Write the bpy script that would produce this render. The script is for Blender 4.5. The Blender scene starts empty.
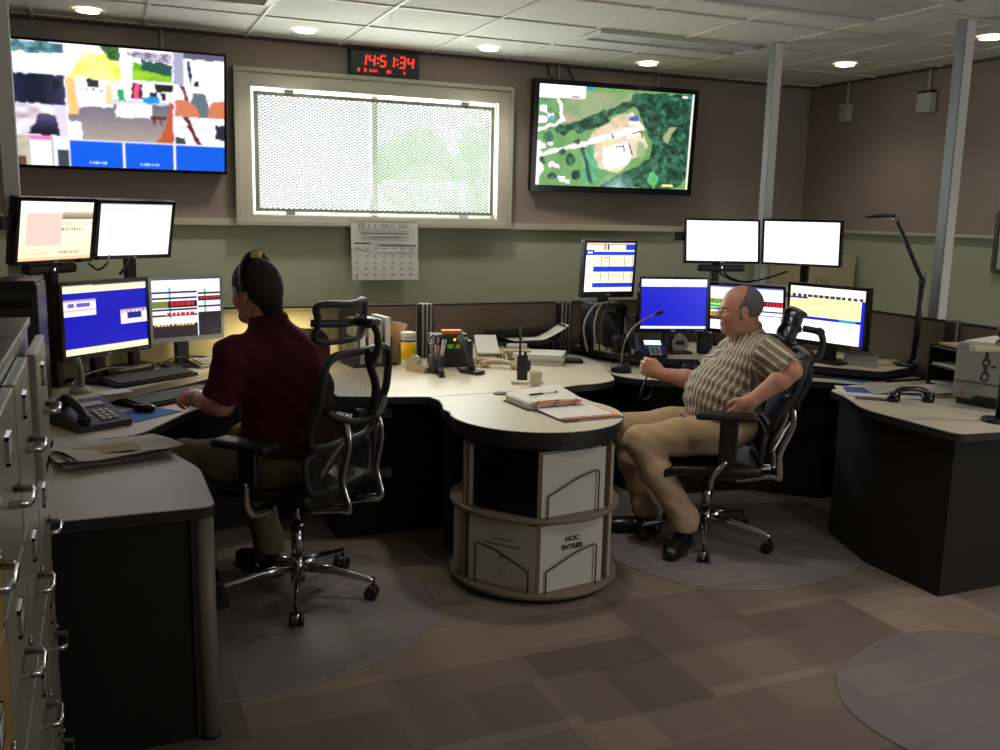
import bpy, bmesh, math, random
import numpy as np
from mathutils import Vector, Matrix, Euler
random.seed(7)
C = bpy.context.scene.collection
PI = math.pi
def s2l(c):
    return tuple((x/12.92 if x <= .04045 else ((x+.055)/1.055)**2.4) for x in c)
# ------------------------------------------------------------------ materials
def mat(name, rgb, rough=.6, metal=0., noise=0., nscale=30., bump=0., bscale=200., spec=.5, alpha=1., emit=None, estr=1., coat=0.):
    m = bpy.data.materials.new(name); m.use_nodes = True
    nt = m.node_tree; b = nt.nodes['Principled BSDF']
    col = s2l(rgb)+(1,)
    b.inputs['Base Color'].default_value = col
    b.inputs['Roughness'].default_value = rough
    b.inputs['Metallic'].default_value = metal
    b.inputs['Specular IOR Level'].default_value = spec
    b.inputs['Alpha'].default_value = alpha
    b.inputs['Coat Weight'].default_value = coat
    if noise > 0 or bump > 0:
        tc = nt.nodes.new('ShaderNodeTexCoord')
    if noise > 0:
        n = nt.nodes.new('ShaderNodeTexNoise'); n.inputs['Scale'].default_value = nscale; n.inputs['Detail'].default_value = 3
        nt.links.new(tc.outputs['Object'], n.inputs['Vector'])
        mx = nt.nodes.new('ShaderNodeMix'); mx.data_type = 'RGBA'
        mx.inputs[6].default_value = tuple(max(0, x*(1-noise)) for x in col[:3])+(1,)
        mx.inputs[7].default_value = tuple(min(1, x*(1+noise)) for x in col[:3])+(1,)
        nt.links.new(n.outputs['Fac'], mx.inputs[0]); nt.links.new(mx.outputs[2], b.inputs['Base Color'])
    if bump > 0:
        n2 = nt.nodes.new('ShaderNodeTexNoise'); n2.inputs['Scale'].default_value = bscale; n2.inputs['Detail'].default_value = 2
        nt.links.new(tc.outputs['Object'], n2.inputs['Vector'])
        bp = nt.nodes.new('ShaderNodeBump'); bp.inputs['Strength'].default_value = bump; bp.inputs['Distance'].default_value = .002
        nt.links.new(n2.outputs['Fac'], bp.inputs['Height']); nt.links.new(bp.outputs['Normal'], b.inputs['Normal'])
    if emit:
        b.inputs['Emission Color'].default_value = s2l(emit)+(1,); b.inputs['Emission Strength'].default_value = estr
    return m
M = {}
M['wall_brown'] = mat('brown wall fabric', (.585,.535,.50), .95, noise=.10, nscale=90, bump=.3, bscale=500, spec=.1)
M['wall_green'] = mat('sage wall fabric', (.66,.685,.595), .95, noise=.06, nscale=120, bump=.3, bscale=500, spec=.1)
M['trim'] = mat('painted trim', (.70,.69,.62), .5)
M['frame'] = mat('cream painted window casing', (.74,.72,.66), .45)
M['ceil'] = mat('ceiling tile', (.85,.84,.80), .95, noise=.05, nscale=160, bump=.3, bscale=300, spec=.1)
M['tbar'] = mat('ceiling grid metal', (.80,.79,.75), .5)
M['white_metal'] = mat('white painted metal', (.80,.80,.78), .4)
M['alu'] = mat('satin aluminium post', (.50,.51,.51), .45, metal=.0)
M['part_brown'] = mat('brown partition fabric', (.50,.445,.395), .95, noise=.1, nscale=150, bump=.3, bscale=500, spec=.1)
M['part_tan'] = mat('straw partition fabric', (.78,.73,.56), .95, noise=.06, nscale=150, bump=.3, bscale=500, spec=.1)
M['black'] = mat('black plastic', (.085,.085,.09), .45)
M['gloss'] = mat('glossy black plastic', (.04,.04,.05), .15)
M['dark'] = mat('charcoal plastic', (.16,.16,.17), .5)
M['blacklam'] = mat('black laminate panel', (.040,.036,.038), .75, noise=.15, nscale=60)
M['edge'] = mat('dark rubber edge band', (.17,.17,.18), .32)
M['lam'] = mat('speckled cream laminate', (.80,.765,.69), .4, noise=.06, nscale=350)
M['lam_g'] = mat('speckled grey laminate', (.74,.70,.68), .4, noise=.06, nscale=350)
M['grey_col'] = mat('taupe corner post', (.45,.42,.39), .45)
M['chrome'] = mat('chrome', (.80,.80,.81), .16, metal=1)
M['steel'] = mat('brushed steel', (.62,.62,.62), .3, metal=1)
M['cab'] = mat('putty painted steel cabinet', (.56,.535,.475), .32, noise=.04, nscale=6)
M['cab_dark'] = mat('cabinet joint shadow gap', (.10,.09,.08), .8)
M['cab_top'] = mat('taupe cabinet top', (.44,.40,.37), .4)
M['cab_ochre'] = mat('ochre painted steel cabinet', (.62,.50,.27), .45)
M['cap'] = mat('dark brown panel cap', (.20,.18,.16), .9, spec=.1)
M['keys'] = mat('grey key caps', (.36,.35,.32), .5)
M['paper'] = mat('white paper', (.86,.85,.83), .8)
M['paper_y'] = mat('newsprint', (.72,.68,.64), .85, noise=.12, nscale=60)
M['ink'] = mat('black ink', (.12,.12,.13), .8)
M['ink_g'] = mat('grey ink', (.42,.41,.40), .8)
M['beige'] = mat('beige plastic', (.72,.66,.54), .5)
M['lgrey'] = mat('light grey plastic', (.68,.68,.66), .5)
M['orange'] = mat('orange plastic', (.95,.50,.12), .5)
M['green'] = mat('bright green label', (.45,.80,.15), .5)
M['yellow'] = mat('yellow label', (.95,.78,.12), .5)
M['blue'] = mat('blue mouse pad cloth', (.10,.38,.66), .8)
M['navy'] = mat('blue print', (.15,.28,.62), .7)
M['red'] = mat('red label', (.75,.10,.10), .5)
M['folder'] = mat('manila folder', (.75,.60,.42), .7)
M['binder_w'] = mat('white vinyl binder', (.80,.775,.72), .35)
M['wood'] = mat('taupe laminate shelf', (.50,.43,.36), .55, noise=.06, nscale=120)
M['wood_l'] = mat('light shelf laminate', (.70,.60,.48), .5)
M['wire'] = mat('dark bronze wire', (.16,.12,.10), .4)
M['skin_a'] = mat('skin of seated man', (.78,.55,.45), .55, noise=.06, nscale=25)
M['skin_b'] = mat('ruddy skin of seated man', (.78,.56,.47), .5, noise=.08, nscale=25)
M['hair_d'] = mat('dark brown hair', (.12,.085,.08), .7, noise=.4, nscale=150, bump=.8, bscale=250)
M['hair_g'] = mat('short grey hair', (.42,.40,.39), .8, noise=.25, nscale=200, bump=.6, bscale=300)
M['maroon'] = mat('maroon cotton shirt', (.315,.115,.16), .9, noise=.10, nscale=40, bump=.2, bscale=600, spec=.15)
M['khaki'] = mat('khaki cotton trousers', (.70,.60,.48), .9, noise=.05, nscale=40, bump=.2, bscale=600, spec=.15)
M['olive'] = mat('olive khaki trousers', (.44,.40,.30), .9, noise=.05, nscale=40, spec=.15)
M['leather'] = mat('black leather', (.06,.055,.055), .3)
M['eye'] = mat('eye white', (.85,.84,.82), .2)
M['cup'] = mat('patterned paper cup', (.86,.82,.72), .6, noise=.25, nscale=45)
M['lamp_on'] = mat('lit downlight lens', (1,1,1), .5, emit=(1,.93,.82), estr=14)
M['lamp_off'] = mat('unlit light lens', (.74,.75,.74), .4)
M['led'] = mat('red LED segments', (.3,.02,.02), .4, emit=(1,.13,.10), estr=2.6)
M['led_y'] = mat('amber indicator', (.9,.7,.2), .4, emit=(1,.75,.1), estr=1.0)
M['led_w'] = mat('small white indicator', (.9,.9,.9), .4, emit=(.8,.9,1), estr=1.5)
M['logo'] = mat('silver marking', (.7,.7,.72), .3, metal=.5)
M['coil'] = mat('black coiled cord', (.05,.05,.05), .5)
M['cable_g'] = mat('pale grey cable', (.62,.62,.60), .5)
def mk_mesh_fabric():
    m = mat('black elastic mesh', (.09,.09,.10), .6); nt = m.node_tree; b = nt.nodes['Principled BSDF']
    tc = nt.nodes.new('ShaderNodeTexCoord'); w = nt.nodes.new('ShaderNodeTexWave'); w.inputs['Scale'].default_value = 60
    w.bands_direction = 'Z'
    nt.links.new(tc.outputs['Object'], w.inputs['Vector'])
    mr = nt.nodes.new('ShaderNodeMapRange'); mr.inputs[3].default_value = .62; mr.inputs[4].default_value = .88
    nt.links.new(w.outputs['Fac'], mr.inputs[0]); nt.links.new(mr.outputs[0], b.inputs['Alpha'])
    return m
M['mesh'] = mk_mesh_fabric(); M['mesh_d'] = mat('dense black elastic mesh', (.07,.07,.075), .6, alpha=.84)
M['mat_plastic'] = mat('clear vinyl chair mat', (.60,.57,.60), .42, alpha=.26, spec=.5)
def mk_screen():
    m = bpy.data.materials.new('lit display'); m.use_nodes = True; nt = m.node_tree; b = nt.nodes['Principled BSDF']
    b.inputs['Base Color'].default_value = (.02,.02,.02,1); b.inputs['Roughness'].default_value = .25
    a = nt.nodes.new('ShaderNodeVertexColor'); a.layer_name = 'Col'
    nt.links.new(a.outputs['Color'], b.inputs['Emission Color']); b.inputs['Emission Strength'].default_value = 1.25
    return m
M['screen'] = mk_screen()
def mk_carpet():
    m = bpy.data.materials.new('carpet squares'); m.use_nodes = True; nt = m.node_tree; N = nt.nodes; L = nt.links
    b = N['Principled BSDF']; b.inputs['Roughness'].default_value = .95; b.inputs['Specular IOR Level'].default_value = .1
    g = N.new('ShaderNodeNewGeometry')
    rot = N.new('ShaderNodeVectorRotate'); rot.inputs['Angle'].default_value = .0
    L.new(g.outputs['Position'], rot.inputs['Vector'])
    def cells(sx, sy, ox):
        mp = N.new('ShaderNodeMapping'); mp.inputs['Scale'].default_value = (1/sx, 1/sy, 0); mp.inputs['Location'].default_value = (ox, ox*.7, 0)
        L.new(rot.outputs[0], mp.inputs['Vector'])
        fl = N.new('ShaderNodeVectorMath'); fl.operation = 'FLOOR'; L.new(mp.outputs[0], fl.inputs[0])
        w = N.new('ShaderNodeTexWhiteNoise'); w.noise_dimensions = '2D'; L.new(fl.outputs[0], w.inputs['Vector'])
        return w.outputs['Value']
    a = cells(.5, .5, .3); c = cells(.5, .25, .3); d = cells(.25, .5, .8)
    mth = lambda op, x, y: (lambda n: (L.new(x, n.inputs[0]) if hasattr(x, 'links') else setattr(n.inputs[0], 'default_value', x), L.new(y, n.inputs[1]) if hasattr(y, 'links') else setattr(n.inputs[1], 'default_value', y), n.outputs[0])[2])((lambda n: (setattr(n, 'operation', op), n)[1])(N.new('ShaderNodeMath')))
    s = mth('ADD', mth('ADD', mth('MULTIPLY', a, .30), .15), mth('ADD', mth('MULTIPLY', c, .28), mth('MULTIPLY', d, .14)))
    nz = N.new('ShaderNodeTexNoise'); nz.inputs['Scale'].default_value = 330; nz.inputs['Detail'].default_value = 3; L.new(g.outputs['Position'], nz.inputs['Vector'])
    wv = N.new('ShaderNodeTexWave'); wv.inputs['Scale'].default_value = 45; wv.inputs['Distortion'].default_value = 1.5; wv.bands_direction = 'X'; L.new(g.outputs['Position'], wv.inputs['Vector'])
    s2 = mth('ADD', s, mth('MULTIPLY', mth('SUBTRACT', nz.outputs['Fac'], .5), 1.3))
    s3 = mth('ADD', s2, mth('MULTIPLY', mth('SUBTRACT', wv.outputs['Fac'], .5), .16))
    cr = N.new('ShaderNodeValToRGB'); e = cr.color_ramp.elements
    e[0].position = .12; e[0].color = s2l((.30,.27,.255))+(1,)
    e[1].position = .90; e[1].color = s2l((.62,.56,.50))+(1,)
    x = e.new(.5); x.color = s2l((.455,.41,.375))+(1,)
    L.new(s3, cr.inputs[0]); L.new(cr.outputs[0], b.inputs['Base Color'])
    bp = N.new('ShaderNodeBump'); bp.inputs['Strength'].default_value = .25; bp.inputs['Distance'].default_value = .002
    L.new(nz.outputs['Fac'], bp.inputs['Height']); L.new(bp.outputs[0], b.inputs['Normal'])
    return m
M['carpet'] = mk_carpet()
def mk_plaid():
    m = mat('striped taupe shirt cloth', (.5,.45,.4), .9, spec=.15); nt = m.node_tree; N = nt.nodes; L = nt.links; b = N['Principled BSDF']
    at = N.new('ShaderNodeAttribute'); at.attribute_name = 'stripe'
    sep = N.new('ShaderNodeSeparateXYZ'); L.new(at.outputs['Vector'], sep.inputs[0])
    def band(o, sc, lo, hi):
        a = N.new('ShaderNodeMath'); a.operation = 'MULTIPLY'; L.new(o, a.inputs[0]); a.inputs[1].default_value = sc
        f = N.new('ShaderNodeMath'); f.operation = 'PINGPONG'; L.new(a.outputs[0], f.inputs[0]); f.inputs[1].default_value = 1
        r = N.new('ShaderNodeMapRange'); r.inputs[1].default_value = lo; r.inputs[2].default_value = hi; L.new(f.outputs[0], r.inputs[0]); return r.outputs[0]
    st = band(sep.outputs[0], 2/.036, .62, .8); fine = band(sep.outputs[0], 2/.012, .4, .9); hz = band(sep.outputs[1], 2/.05, .8, .95)
    m1 = N.new('ShaderNodeMix'); m1.data_type = 'RGBA'; m1.inputs[6].default_value = s2l((.56,.515,.455))+(1,); m1.inputs[7].default_value = s2l((.88,.86,.80))+(1,)
    L.new(st, m1.inputs[0])
    m2 = N.new('ShaderNodeMix'); m2.data_type = 'RGBA'; m2.inputs[7].default_value = s2l((.38,.34,.30))+(1,)
    q = N.new('ShaderNodeMath'); q.operation = 'MULTIPLY'; L.new(fine, q.inputs[0]); q.inputs[1].default_value = .25
    L.new(q.outputs[0], m2.inputs[0]); L.new(m1.outputs[2], m2.inputs[6])
    m3 = N.new('ShaderNodeMix'); m3.data_type = 'RGBA'; m3.inputs[7].default_value = s2l((.62,.59,.53))+(1,)
    q2 = N.new('ShaderNodeMath'); q2.operation = 'MULTIPLY'; L.new(hz, q2.inputs[0]); q2.inputs[1].default_value = .4
    L.new(q2.outputs[0], m3.inputs[0]); L.new(m2.outputs[2], m3.inputs[6]); L.new(m3.outputs[2], b.inputs['Base Color'])
    return m
M['plaid'] = mk_plaid()

# ------------------------------------------------------------------ mesh helpers
def rotm(yaw=0, pitch=0, roll=0):
    return (Matrix.Rotation(yaw,4,'Z') @ Matrix.Rotation(pitch,4,'Y') @ Matrix.Rotation(roll,4,'X')).to_3x3()
class MB:
    def __init__(s): s.v = []; s.f = []; s.smooth = []
    def add(s, vs, fs, sm=False):
        o = len(s.v); s.v += [tuple(v) for v in vs]; s.f += [tuple(i+o for i in f) for f in fs]; s.smooth += [sm]*len(fs); return s
    def box(s, c, d, yaw=0, pitch=0, roll=0, bev=0):
        R = rotm(yaw, pitch, roll); c = Vector(c); x, y, z = d[0]/2, d[1]/2, d[2]/2
        if bev <= 0:
            vs = [c + R @ Vector((a*x, b*y, e*z)) for e in (-1,1) for a, b in ((-1,-1),(1,-1),(1,1),(-1,1))]
            return s.add(vs, [(3,2,1,0),(4,5,6,7),(0,1,5,4),(1,2,6,5),(2,3,7,6),(3,0,4,7)])
        bm = bmesh.new(); bmesh.ops.create_cube(bm, size=1)
        for v in bm.verts: v.co = Vector((v.co.x*d[0], v.co.y*d[1], v.co.z*d[2]))
        bmesh.ops.bevel(bm, geom=list(bm.edges), offset=min(bev, min(d)*.45), segments=2, affect='EDGES', profile=.6)
        bm.verts.index_update()
        vs = [c + R @ v.co for v in bm.verts]; fs = [[v.index for v in f.verts] for f in bm.faces]; bm.free()
        return s.add(vs, fs)
    def tube(s, pts, r, seg=10, closed=False, flat=None):
        pts = [Vector(p) for p in pts]; n = len(pts); vs = []; fs = []
        rr = r if isinstance(r, (list, tuple)) else [r]*n
        prev = None
        for i, p in enumerate(pts):
            if closed: t = (pts[(i+1) % n]-pts[i-1])
            else: t = (pts[min(i+1, n-1)]-pts[max(i-1, 0)])
            t.normalize()
            if prev is None:
                a = Vector((0,0,1)) if abs(t.z) < .9 else Vector((1,0,0)); u = (a - t*a.dot(t)).normalized()
            else: u = (prev - t*prev.dot(t)).normalized()
            prev = u; w = t.cross(u); ru, rw = (rr[i], rr[i]) if not flat else (rr[i]*flat[0], rr[i]*flat[1])
            for k in range(seg):
                an = 2*PI*k/seg; vs.append(p + u*math.cos(an)*ru + w*math.sin(an)*rw)
        m = n if closed else n-1
        for i in range(m):
            j = (i+1) % n
            for k in range(seg): fs.append((i*seg+k, i*seg+(k+1) % seg, j*seg+(k+1) % seg, j*seg+k))
        s.add(vs, fs, True)
        if not closed:
            o = len(s.v)-len(vs); s.f += [tuple(o+k for k in reversed(range(seg))), tuple(o+(n-1)*seg+k for k in range(seg))]; s.smooth += [False, False]
        return s
    def cyl(s, a, b, r0, r1=None, seg=20): return s.tube([a, b], [r0, r0 if r1 is None else r1], seg)
    def lathe(s, prof, c=(0,0,0), seg=28, cap=True):
        vs = []; fs = []; n = len(prof)
        for k in range(seg):
            a = 2*PI*k/seg
            for r, z in prof: vs.append((c[0]+r*math.cos(a), c[1]+r*math.sin(a), c[2]+z))
        for k in range(seg):
            j = (k+1) % seg
            for i in range(n-1): fs.append((k*n+i, j*n+i, j*n+i+1, k*n+i+1))
        s.add(vs, fs, True)
        if not cap: return s
        o = len(s.v)-len(vs); s.f += [tuple(o+k*n for k in reversed(range(seg))), tuple(o+k*n+n-1 for k in range(seg))]; s.smooth += [False]*2
        return s
    def prism(s, poly, z0, z1):
        n = len(poly); area = sum(poly[i][0]*poly[(i+1) % n][1]-poly[(i+1) % n][0]*poly[i][1] for i in range(n))
        if area < 0: poly = poly[::-1]
        vs = [(x, y, z0) for x, y in poly]+[(x, y, z1) for x, y in poly]
        return s.add(vs, [tuple(reversed(range(n))), tuple(range(n, 2*n))]+[(i, (i+1) % n, n+(i+1) % n, n+i) for i in range(n)])
    def sph(s, c, r, R=None, nu=16, nv=10):
        if not isinstance(r, (tuple, list)): r = (r, r, r)
        vs = []; fs = []
        for j in range(nv+1):
            th = PI*j/nv
            for i in range(nu):
                ph = 2*PI*i/nu; q = Vector((r[0]*math.sin(th)*math.cos(ph), r[1]*math.sin(th)*math.sin(ph), r[2]*math.cos(th)))
                if R is not None: q = R @ q
                vs.append(Vector(c)+q)
        for j in range(nv):
            for i in range(nu): fs.append((j*nu+i, (j+1)*nu+i, (j+1)*nu+(i+1) % nu, j*nu+(i+1) % nu))
        return s.add(vs, fs, True)
    def grid(s, P, nu, nv, sm=True):     # P(i,j)
        vs = [P(i/(nu), j/(nv)) for j in range(nv+1) for i in range(nu+1)]
        return s.add(vs, [(j*(nu+1)+i, j*(nu+1)+i+1, (j+1)*(nu+1)+i+1, (j+1)*(nu+1)+i) for j in range(nv) for i in range(nu)], sm)
    def build(s, name, m, parent=None, loc=None, rz=None):
        me = bpy.data.meshes.new(name); me.from_pydata([tuple(v) for v in s.v], [], s.f)
        me.polygons.foreach_set('use_smooth', s.smooth); me.materials.append(m if not isinstance(m, str) else M[m]); me.update()
        bm = bmesh.new(); bm.from_mesh(me); bmesh.ops.remove_doubles(bm, verts=bm.verts, dist=1e-6); bmesh.ops.recalc_face_normals(bm, faces=bm.faces) ; bm.to_mesh(me); bm.free()
        o = bpy.data.objects.new(name, me); C.objects.link(o)
        if parent is not None: o.parent = parent
        if loc: o.location = loc
        if rz is not None: o.rotation_euler = (0,0,rz)
        return o
def thing(name, label, cat, loc=(0,0,0), rz=0, group=None):
    o = bpy.data.objects.new(name, None); o.empty_display_size = .05; C.objects.link(o); o.location = loc; o.rotation_euler = (0,0,rz)
    return tag(o, label, cat, group)
def tag(o, label, cat, group=None):
    o['label'] = label; o['category'] = cat
    if group: o['group'] = group
    return o
def struct(name, mb, m):
    o = mb.build(name, m); o['kind'] = 'structure'; return o
def copy_tree(o, parent=None):
    c = o.copy(); C.objects.link(c); c.parent = parent
    for ch in list(o.children): copy_tree(ch, c)
    return c
def arc(c, r, a0, a1, n=12): return [(c[0]+r*math.cos(a0+(a1-a0)*i/n), c[1]+r*math.sin(a0+(a1-a0)*i/n)) for i in range(n+1)]
def chaikin(p, it=3):
    for _ in range(it):
        q = []
        for i in range(len(p)):
            a, b = p[i], p[(i+1) % len(p)]
            q += [(a[0]*.75+b[0]*.25, a[1]*.75+b[1]*.25), (a[0]*.25+b[0]*.75, a[1]*.25+b[1]*.75)]
        p = q
    return p
def roundp(poly, rad, n=5):           # fillet corners; rad list or number
    out = []; m = len(poly)
    for i in range(m):
        r = rad[i] if isinstance(rad, (list, tuple)) else rad
        p = Vector(poly[i]); a = Vector(poly[i-1])-p; b = Vector(poly[(i+1) % m])-p
        if r <= 0: out.append(tuple(p)); continue
        r = min(r, a.length*.49, b.length*.49); p0 = p+a.normalized()*r; p1 = p+b.normalized()*r
        for k in range(n+1):
            t = k/n; q = p0*(1-t)**2 + p*2*t*(1-t) + p1*t*t; out.append(tuple(q))
    return out
def offset(poly, d):
    n = len(poly); area = sum(poly[i][0]*poly[(i+1) % n][1]-poly[(i+1) % n][0]*poly[i][1] for i in range(n)); sg = 1 if area > 0 else -1
    out = []
    for i in range(n):
        a = Vector(poly[i-1]); p = Vector(poly[i]); b = Vector(poly[(i+1) % n])
        e1 = (p-a); e2 = (b-p)
        if e1.length < 1e-6 or e2.length < 1e-6: out.append(tuple(p)); continue
        e1.normalize(); e2.normalize(); n1 = Vector((e1.y, -e1.x))*sg; n2 = Vector((e2.y, -e2.x))*sg
        m = (n1+n2); l = m.length
        m = m/l if l > 1e-6 else n1; k = d/max(.4, m.dot(n1)); out.append(tuple(p+m*k))
    return out
def spline(pts, n=8):                 # catmull-rom
    pts = [Vector(p) for p in pts]; out = []
    for i in range(len(pts)-1):
        p0 = pts[max(i-1, 0)]; p1 = pts[i]; p2 = pts[i+1]; p3 = pts[min(i+2, len(pts)-1)]
        for k in range(n):
            t = k/n; out.append(.5*((2*p1)+(-p0+p2)*t+(2*p0-5*p1+4*p2-p3)*t*t+(-p0+3*p1-3*p2+p3)*t**3))
    out.append(pts[-1]); return out
def text(name, s, size, m, parent, loc, rot=(PI/2,0,0), ext=.0006, align='CENTER', sx=1., bold=0.):
    cu = bpy.data.curves.new(name, 'FONT'); cu.body = s; cu.size = size; cu.extrude = ext; cu.align_x = align; cu.align_y = 'CENTER'; cu.resolution_u = 2; cu.offset = bold
    t = bpy.data.objects.new(name, cu); C.objects.link(t)
    me = bpy.data.meshes.new_from_object(t.evaluated_get(bpy.context.evaluated_depsgraph_get()) if False else t)
    bpy.data.objects.remove(t); me.materials.clear(); me.materials.append(M[m])
    o = bpy.data.objects.new(name, me); C.objects.link(o); o.parent = parent; o.location = loc; o.rotation_euler = rot; o.scale = (sx,1,1)
    return o
def screen(w, h, nx, ny, fn, parent, y=-.001, name='screen', z0=0., blur=0):
    """display face in the local x-z plane, facing -y; fn(u,v) gives the picture shown, v up"""
    vs = []; fs = []; cols = []
    for j in range(ny+1):
        for i in range(nx+1): vs.append((-w/2+w*i/nx, y, z0-h/2+h*j/ny))
    for j in range(ny):
        for i in range(nx):
            a = j*(nx+1)+i; fs.append((a, a+1, a+nx+2, a+nx+1)); cols.append(s2l(fn((i+.5)/nx, (j+.5)/ny)))
    A = np.array(cols).reshape(ny, nx, 3)
    for _ in range(blur):
        B_ = np.pad(A, ((1,1),(1,1),(0,0)), 'edge'); A = (B_[1:-1,1:-1]*4+(B_[:-2,1:-1]+B_[2:,1:-1]+B_[1:-1,:-2]+B_[1:-1,2:])*1.5)/10
    cols = np.repeat(np.concatenate([A.reshape(-1,3), np.ones((nx*ny,1))], 1), 4, 0).ravel()
    me = bpy.data.meshes.new(name); me.from_pydata(vs, [], fs); ca = me.color_attributes.new('Col', 'FLOAT_COLOR', 'CORNER')
    ca.data.foreach_set('color', cols); me.materials.append(M['screen']); me.update()
    o = bpy.data.objects.new(name, me); C.objects.link(o); o.parent = parent; return o
_rt = np.random.RandomState(3).rand(256, 256)
def vn(x, y, s=0):
    x += s*17.3; y += s*9.1; i, j = math.floor(x), math.floor(y); fx, fy = x-i, y-j; fx = fx*fx*(3-2*fx); fy = fy*fy*(3-2*fy)
    g = lambda a, b: _rt[a % 256, b % 256]
    return (g(i,j)*(1-fx)+g(i+1,j)*fx)*(1-fy)+(g(i,j+1)*(1-fx)+g(i+1,j+1)*fx)*fy
def fbm(x, y, s=0): return .5*vn(x,y,s)+.3*vn(2*x,2*y,s+1)+.2*vn(4*x,4*y,s+2)
def mixc(a, b, t): return tuple(p*(1-t)+q*t for p, q in zip(a, b))

# ------------------------------------------------------------------ room shell
XL, XR, YB, YF, ZC = -.95, 5.50, 6.413, -2.6, 2.674
struct('floor', MB().box(((XL+XR)/2,(YB+YF)/2,-.05),(XR-XL+.4,YB-YF+.4,.1)), 'carpet')
struct('ceiling', MB().box(((XL+XR)/2,(YB+YF)/2,ZC+.06),(XR-XL+.4,YB-YF+.4,.1)), 'ceil')
WX0, WX1, WZ0, WZ1 = .93, 2.67, 1.555, 2.372      # window opening
def wall_back():
    y0 = YB; t = .12; yc = y0+t/2
    zr = 1.50
    up = MB()
    up.box(((XL+WX0)/2,yc,(zr+ZC)/2+.02),(WX0-XL,t,ZC-zr+.04)); up.box(((XR+WX1)/2,yc,(zr+ZC)/2+.02),(XR-WX1,t,ZC-zr+.04))
    up.box(((WX0+WX1)/2,yc,(WZ1+ZC)/2+.02),(WX1-WX0,t,ZC-WZ1+.04)); up.box(((WX0+WX1)/2,yc,(zr+WZ0)/2),(WX1-WX0,t,WZ0-zr))
    struct('wall_back', up, 'wall_brown')
    struct('wall_back_lower', MB().box(((XL+XR)/2,yc+.012,zr/2),(XR-XL,t,zr)), 'wall_green')
wall_back()
struct('wall_left', MB().box((XL-.06,(YB+YF)/2,ZC/2),(.12,YB-YF+.2,ZC+.1)), 'wall_brown')
struct('wall_front', MB().box(((XL+XR)/2,YF-.06,ZC/2),(XR-XL+.2,.12,ZC+.1)), 'wall_brown')
struct('wall_right', MB().box((XR+.06,(YB+YF)/2,(1.5+ZC)/2+.03),(.12,YB-YF+.2,ZC-1.5+.06)), 'wall_brown')
struct('wall_right_lower', MB().box((XR+.072,(YB+YF)/2,.75),(.12,YB-YF+.2,1.5)), 'wall_green')
struct('trim_1', MB().box(((XL+WX0)/2-.05,YB-.006,1.505),(WX0-XL-.1,.03,.045)).box(((XR+WX1)/2+.05,YB-.006,1.505),(XR-WX1-.1,.03,.045)), 'trim')
struct('trim_2', MB().box((XR-.006,(YB+YF)/2,1.512),(.03,YB-YF,.022)), 'trim')
# ceiling grid (metal T bars)
tb = MB()
for i in range(-3, 10):
    x = .2972+.61*i
    if XL < x < XR: tb.box((x,(YB+YF)/2,ZC+.006),(.016,YB-YF,.010))
for j in range(-1, 15):
    y = 5.689-.61*j
    if YF < y < YB: tb.box(((XL+XR)/2,y,ZC+.006),(XR-XL,.016,.009))
struct('trim_3', tb, 'tbar')
struct('trim_4', MB().box(((XL+XR)/2,YB-.008,ZC+.002),(XR-XL,.016,.02)).box((XR-.008,(YB+YF)/2,ZC+.002),(.016,YB-YF,.02)), mat('dark wall angle', (.30,.26,.24), .6))
# window: casing, inner frame, glass, expanded-metal grille
w = thing('window_1', '', ''); del w['label'], w['category']; w['kind'] = 'structure'
cas = MB()
for (x0,x1,z0,z1) in ((.835,WX0,1.50,2.475),(WX1,2.765,1.50,2.475),(WX0,WX1,WZ1,2.475),(WX0,WX1,1.50,WZ0)):
    cas.box(((x0+x1)/2,YB-.012,(z0+z1)/2),(x1-x0,.06,z1-z0), bev=.004)
cas.build('window_casing', 'frame', w)
rim = MB()
for (x0,x1,z0,z1) in ((.822,.848,1.487,2.488),(2.752,2.778,1.487,2.488),(.848,2.752,2.462,2.488),(.848,2.752,1.487,1.513)):
    rim.box(((x0+x1)/2,YB-.024,(z0+z1)/2),(x1-x0,.07,z1-z0))
rim.build('casing_edge', 'trim', w)
sf = MB()
for (x0,x1,z0,z1) in ((WX0,WX0+.006,WZ0,WZ1),(WX1-.006,WX1,WZ0,WZ1),(WX0,WX1,WZ1-.006,WZ1),(WX0,WX1,WZ0,WZ0+.006),(1.76,1.80,WZ0,WZ1)):
    sf.box(((x0+x1)/2,YB+.085,(z0+z1)/2),(x1-x0,.04,z1-z0))
sf.build('sash', 'white_metal', w)
gm = bpy.data.materials.new('window glass'); gm.use_nodes = True; nt = gm.node_tree; nt.nodes.clear()
o_ = nt.nodes.new('ShaderNodeOutputMaterial'); tr = nt.nodes.new('ShaderNodeBsdfTransparent'); gl = nt.nodes.new('ShaderNodeBsdfGlossy'); mx = nt.nodes.new('ShaderNodeMixShader')
gl.inputs['Roughness'].default_value = .02; mx.inputs[0].default_value = .06; tr.inputs[0].default_value = (.95,.97,.95,1)
nt.links.new(tr.outputs[0], mx.inputs[1]); nt.links.new(gl.outputs[0], mx.inputs[2]); nt.links.new(mx.outputs[0], o_.inputs[0])
MB().box(((WX0+WX1)/2,YB+.085,(WZ0+WZ1)/2),(WX1-WX0-.03,.004,WZ1-WZ0-.03)).build('pane', gm, w)
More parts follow.
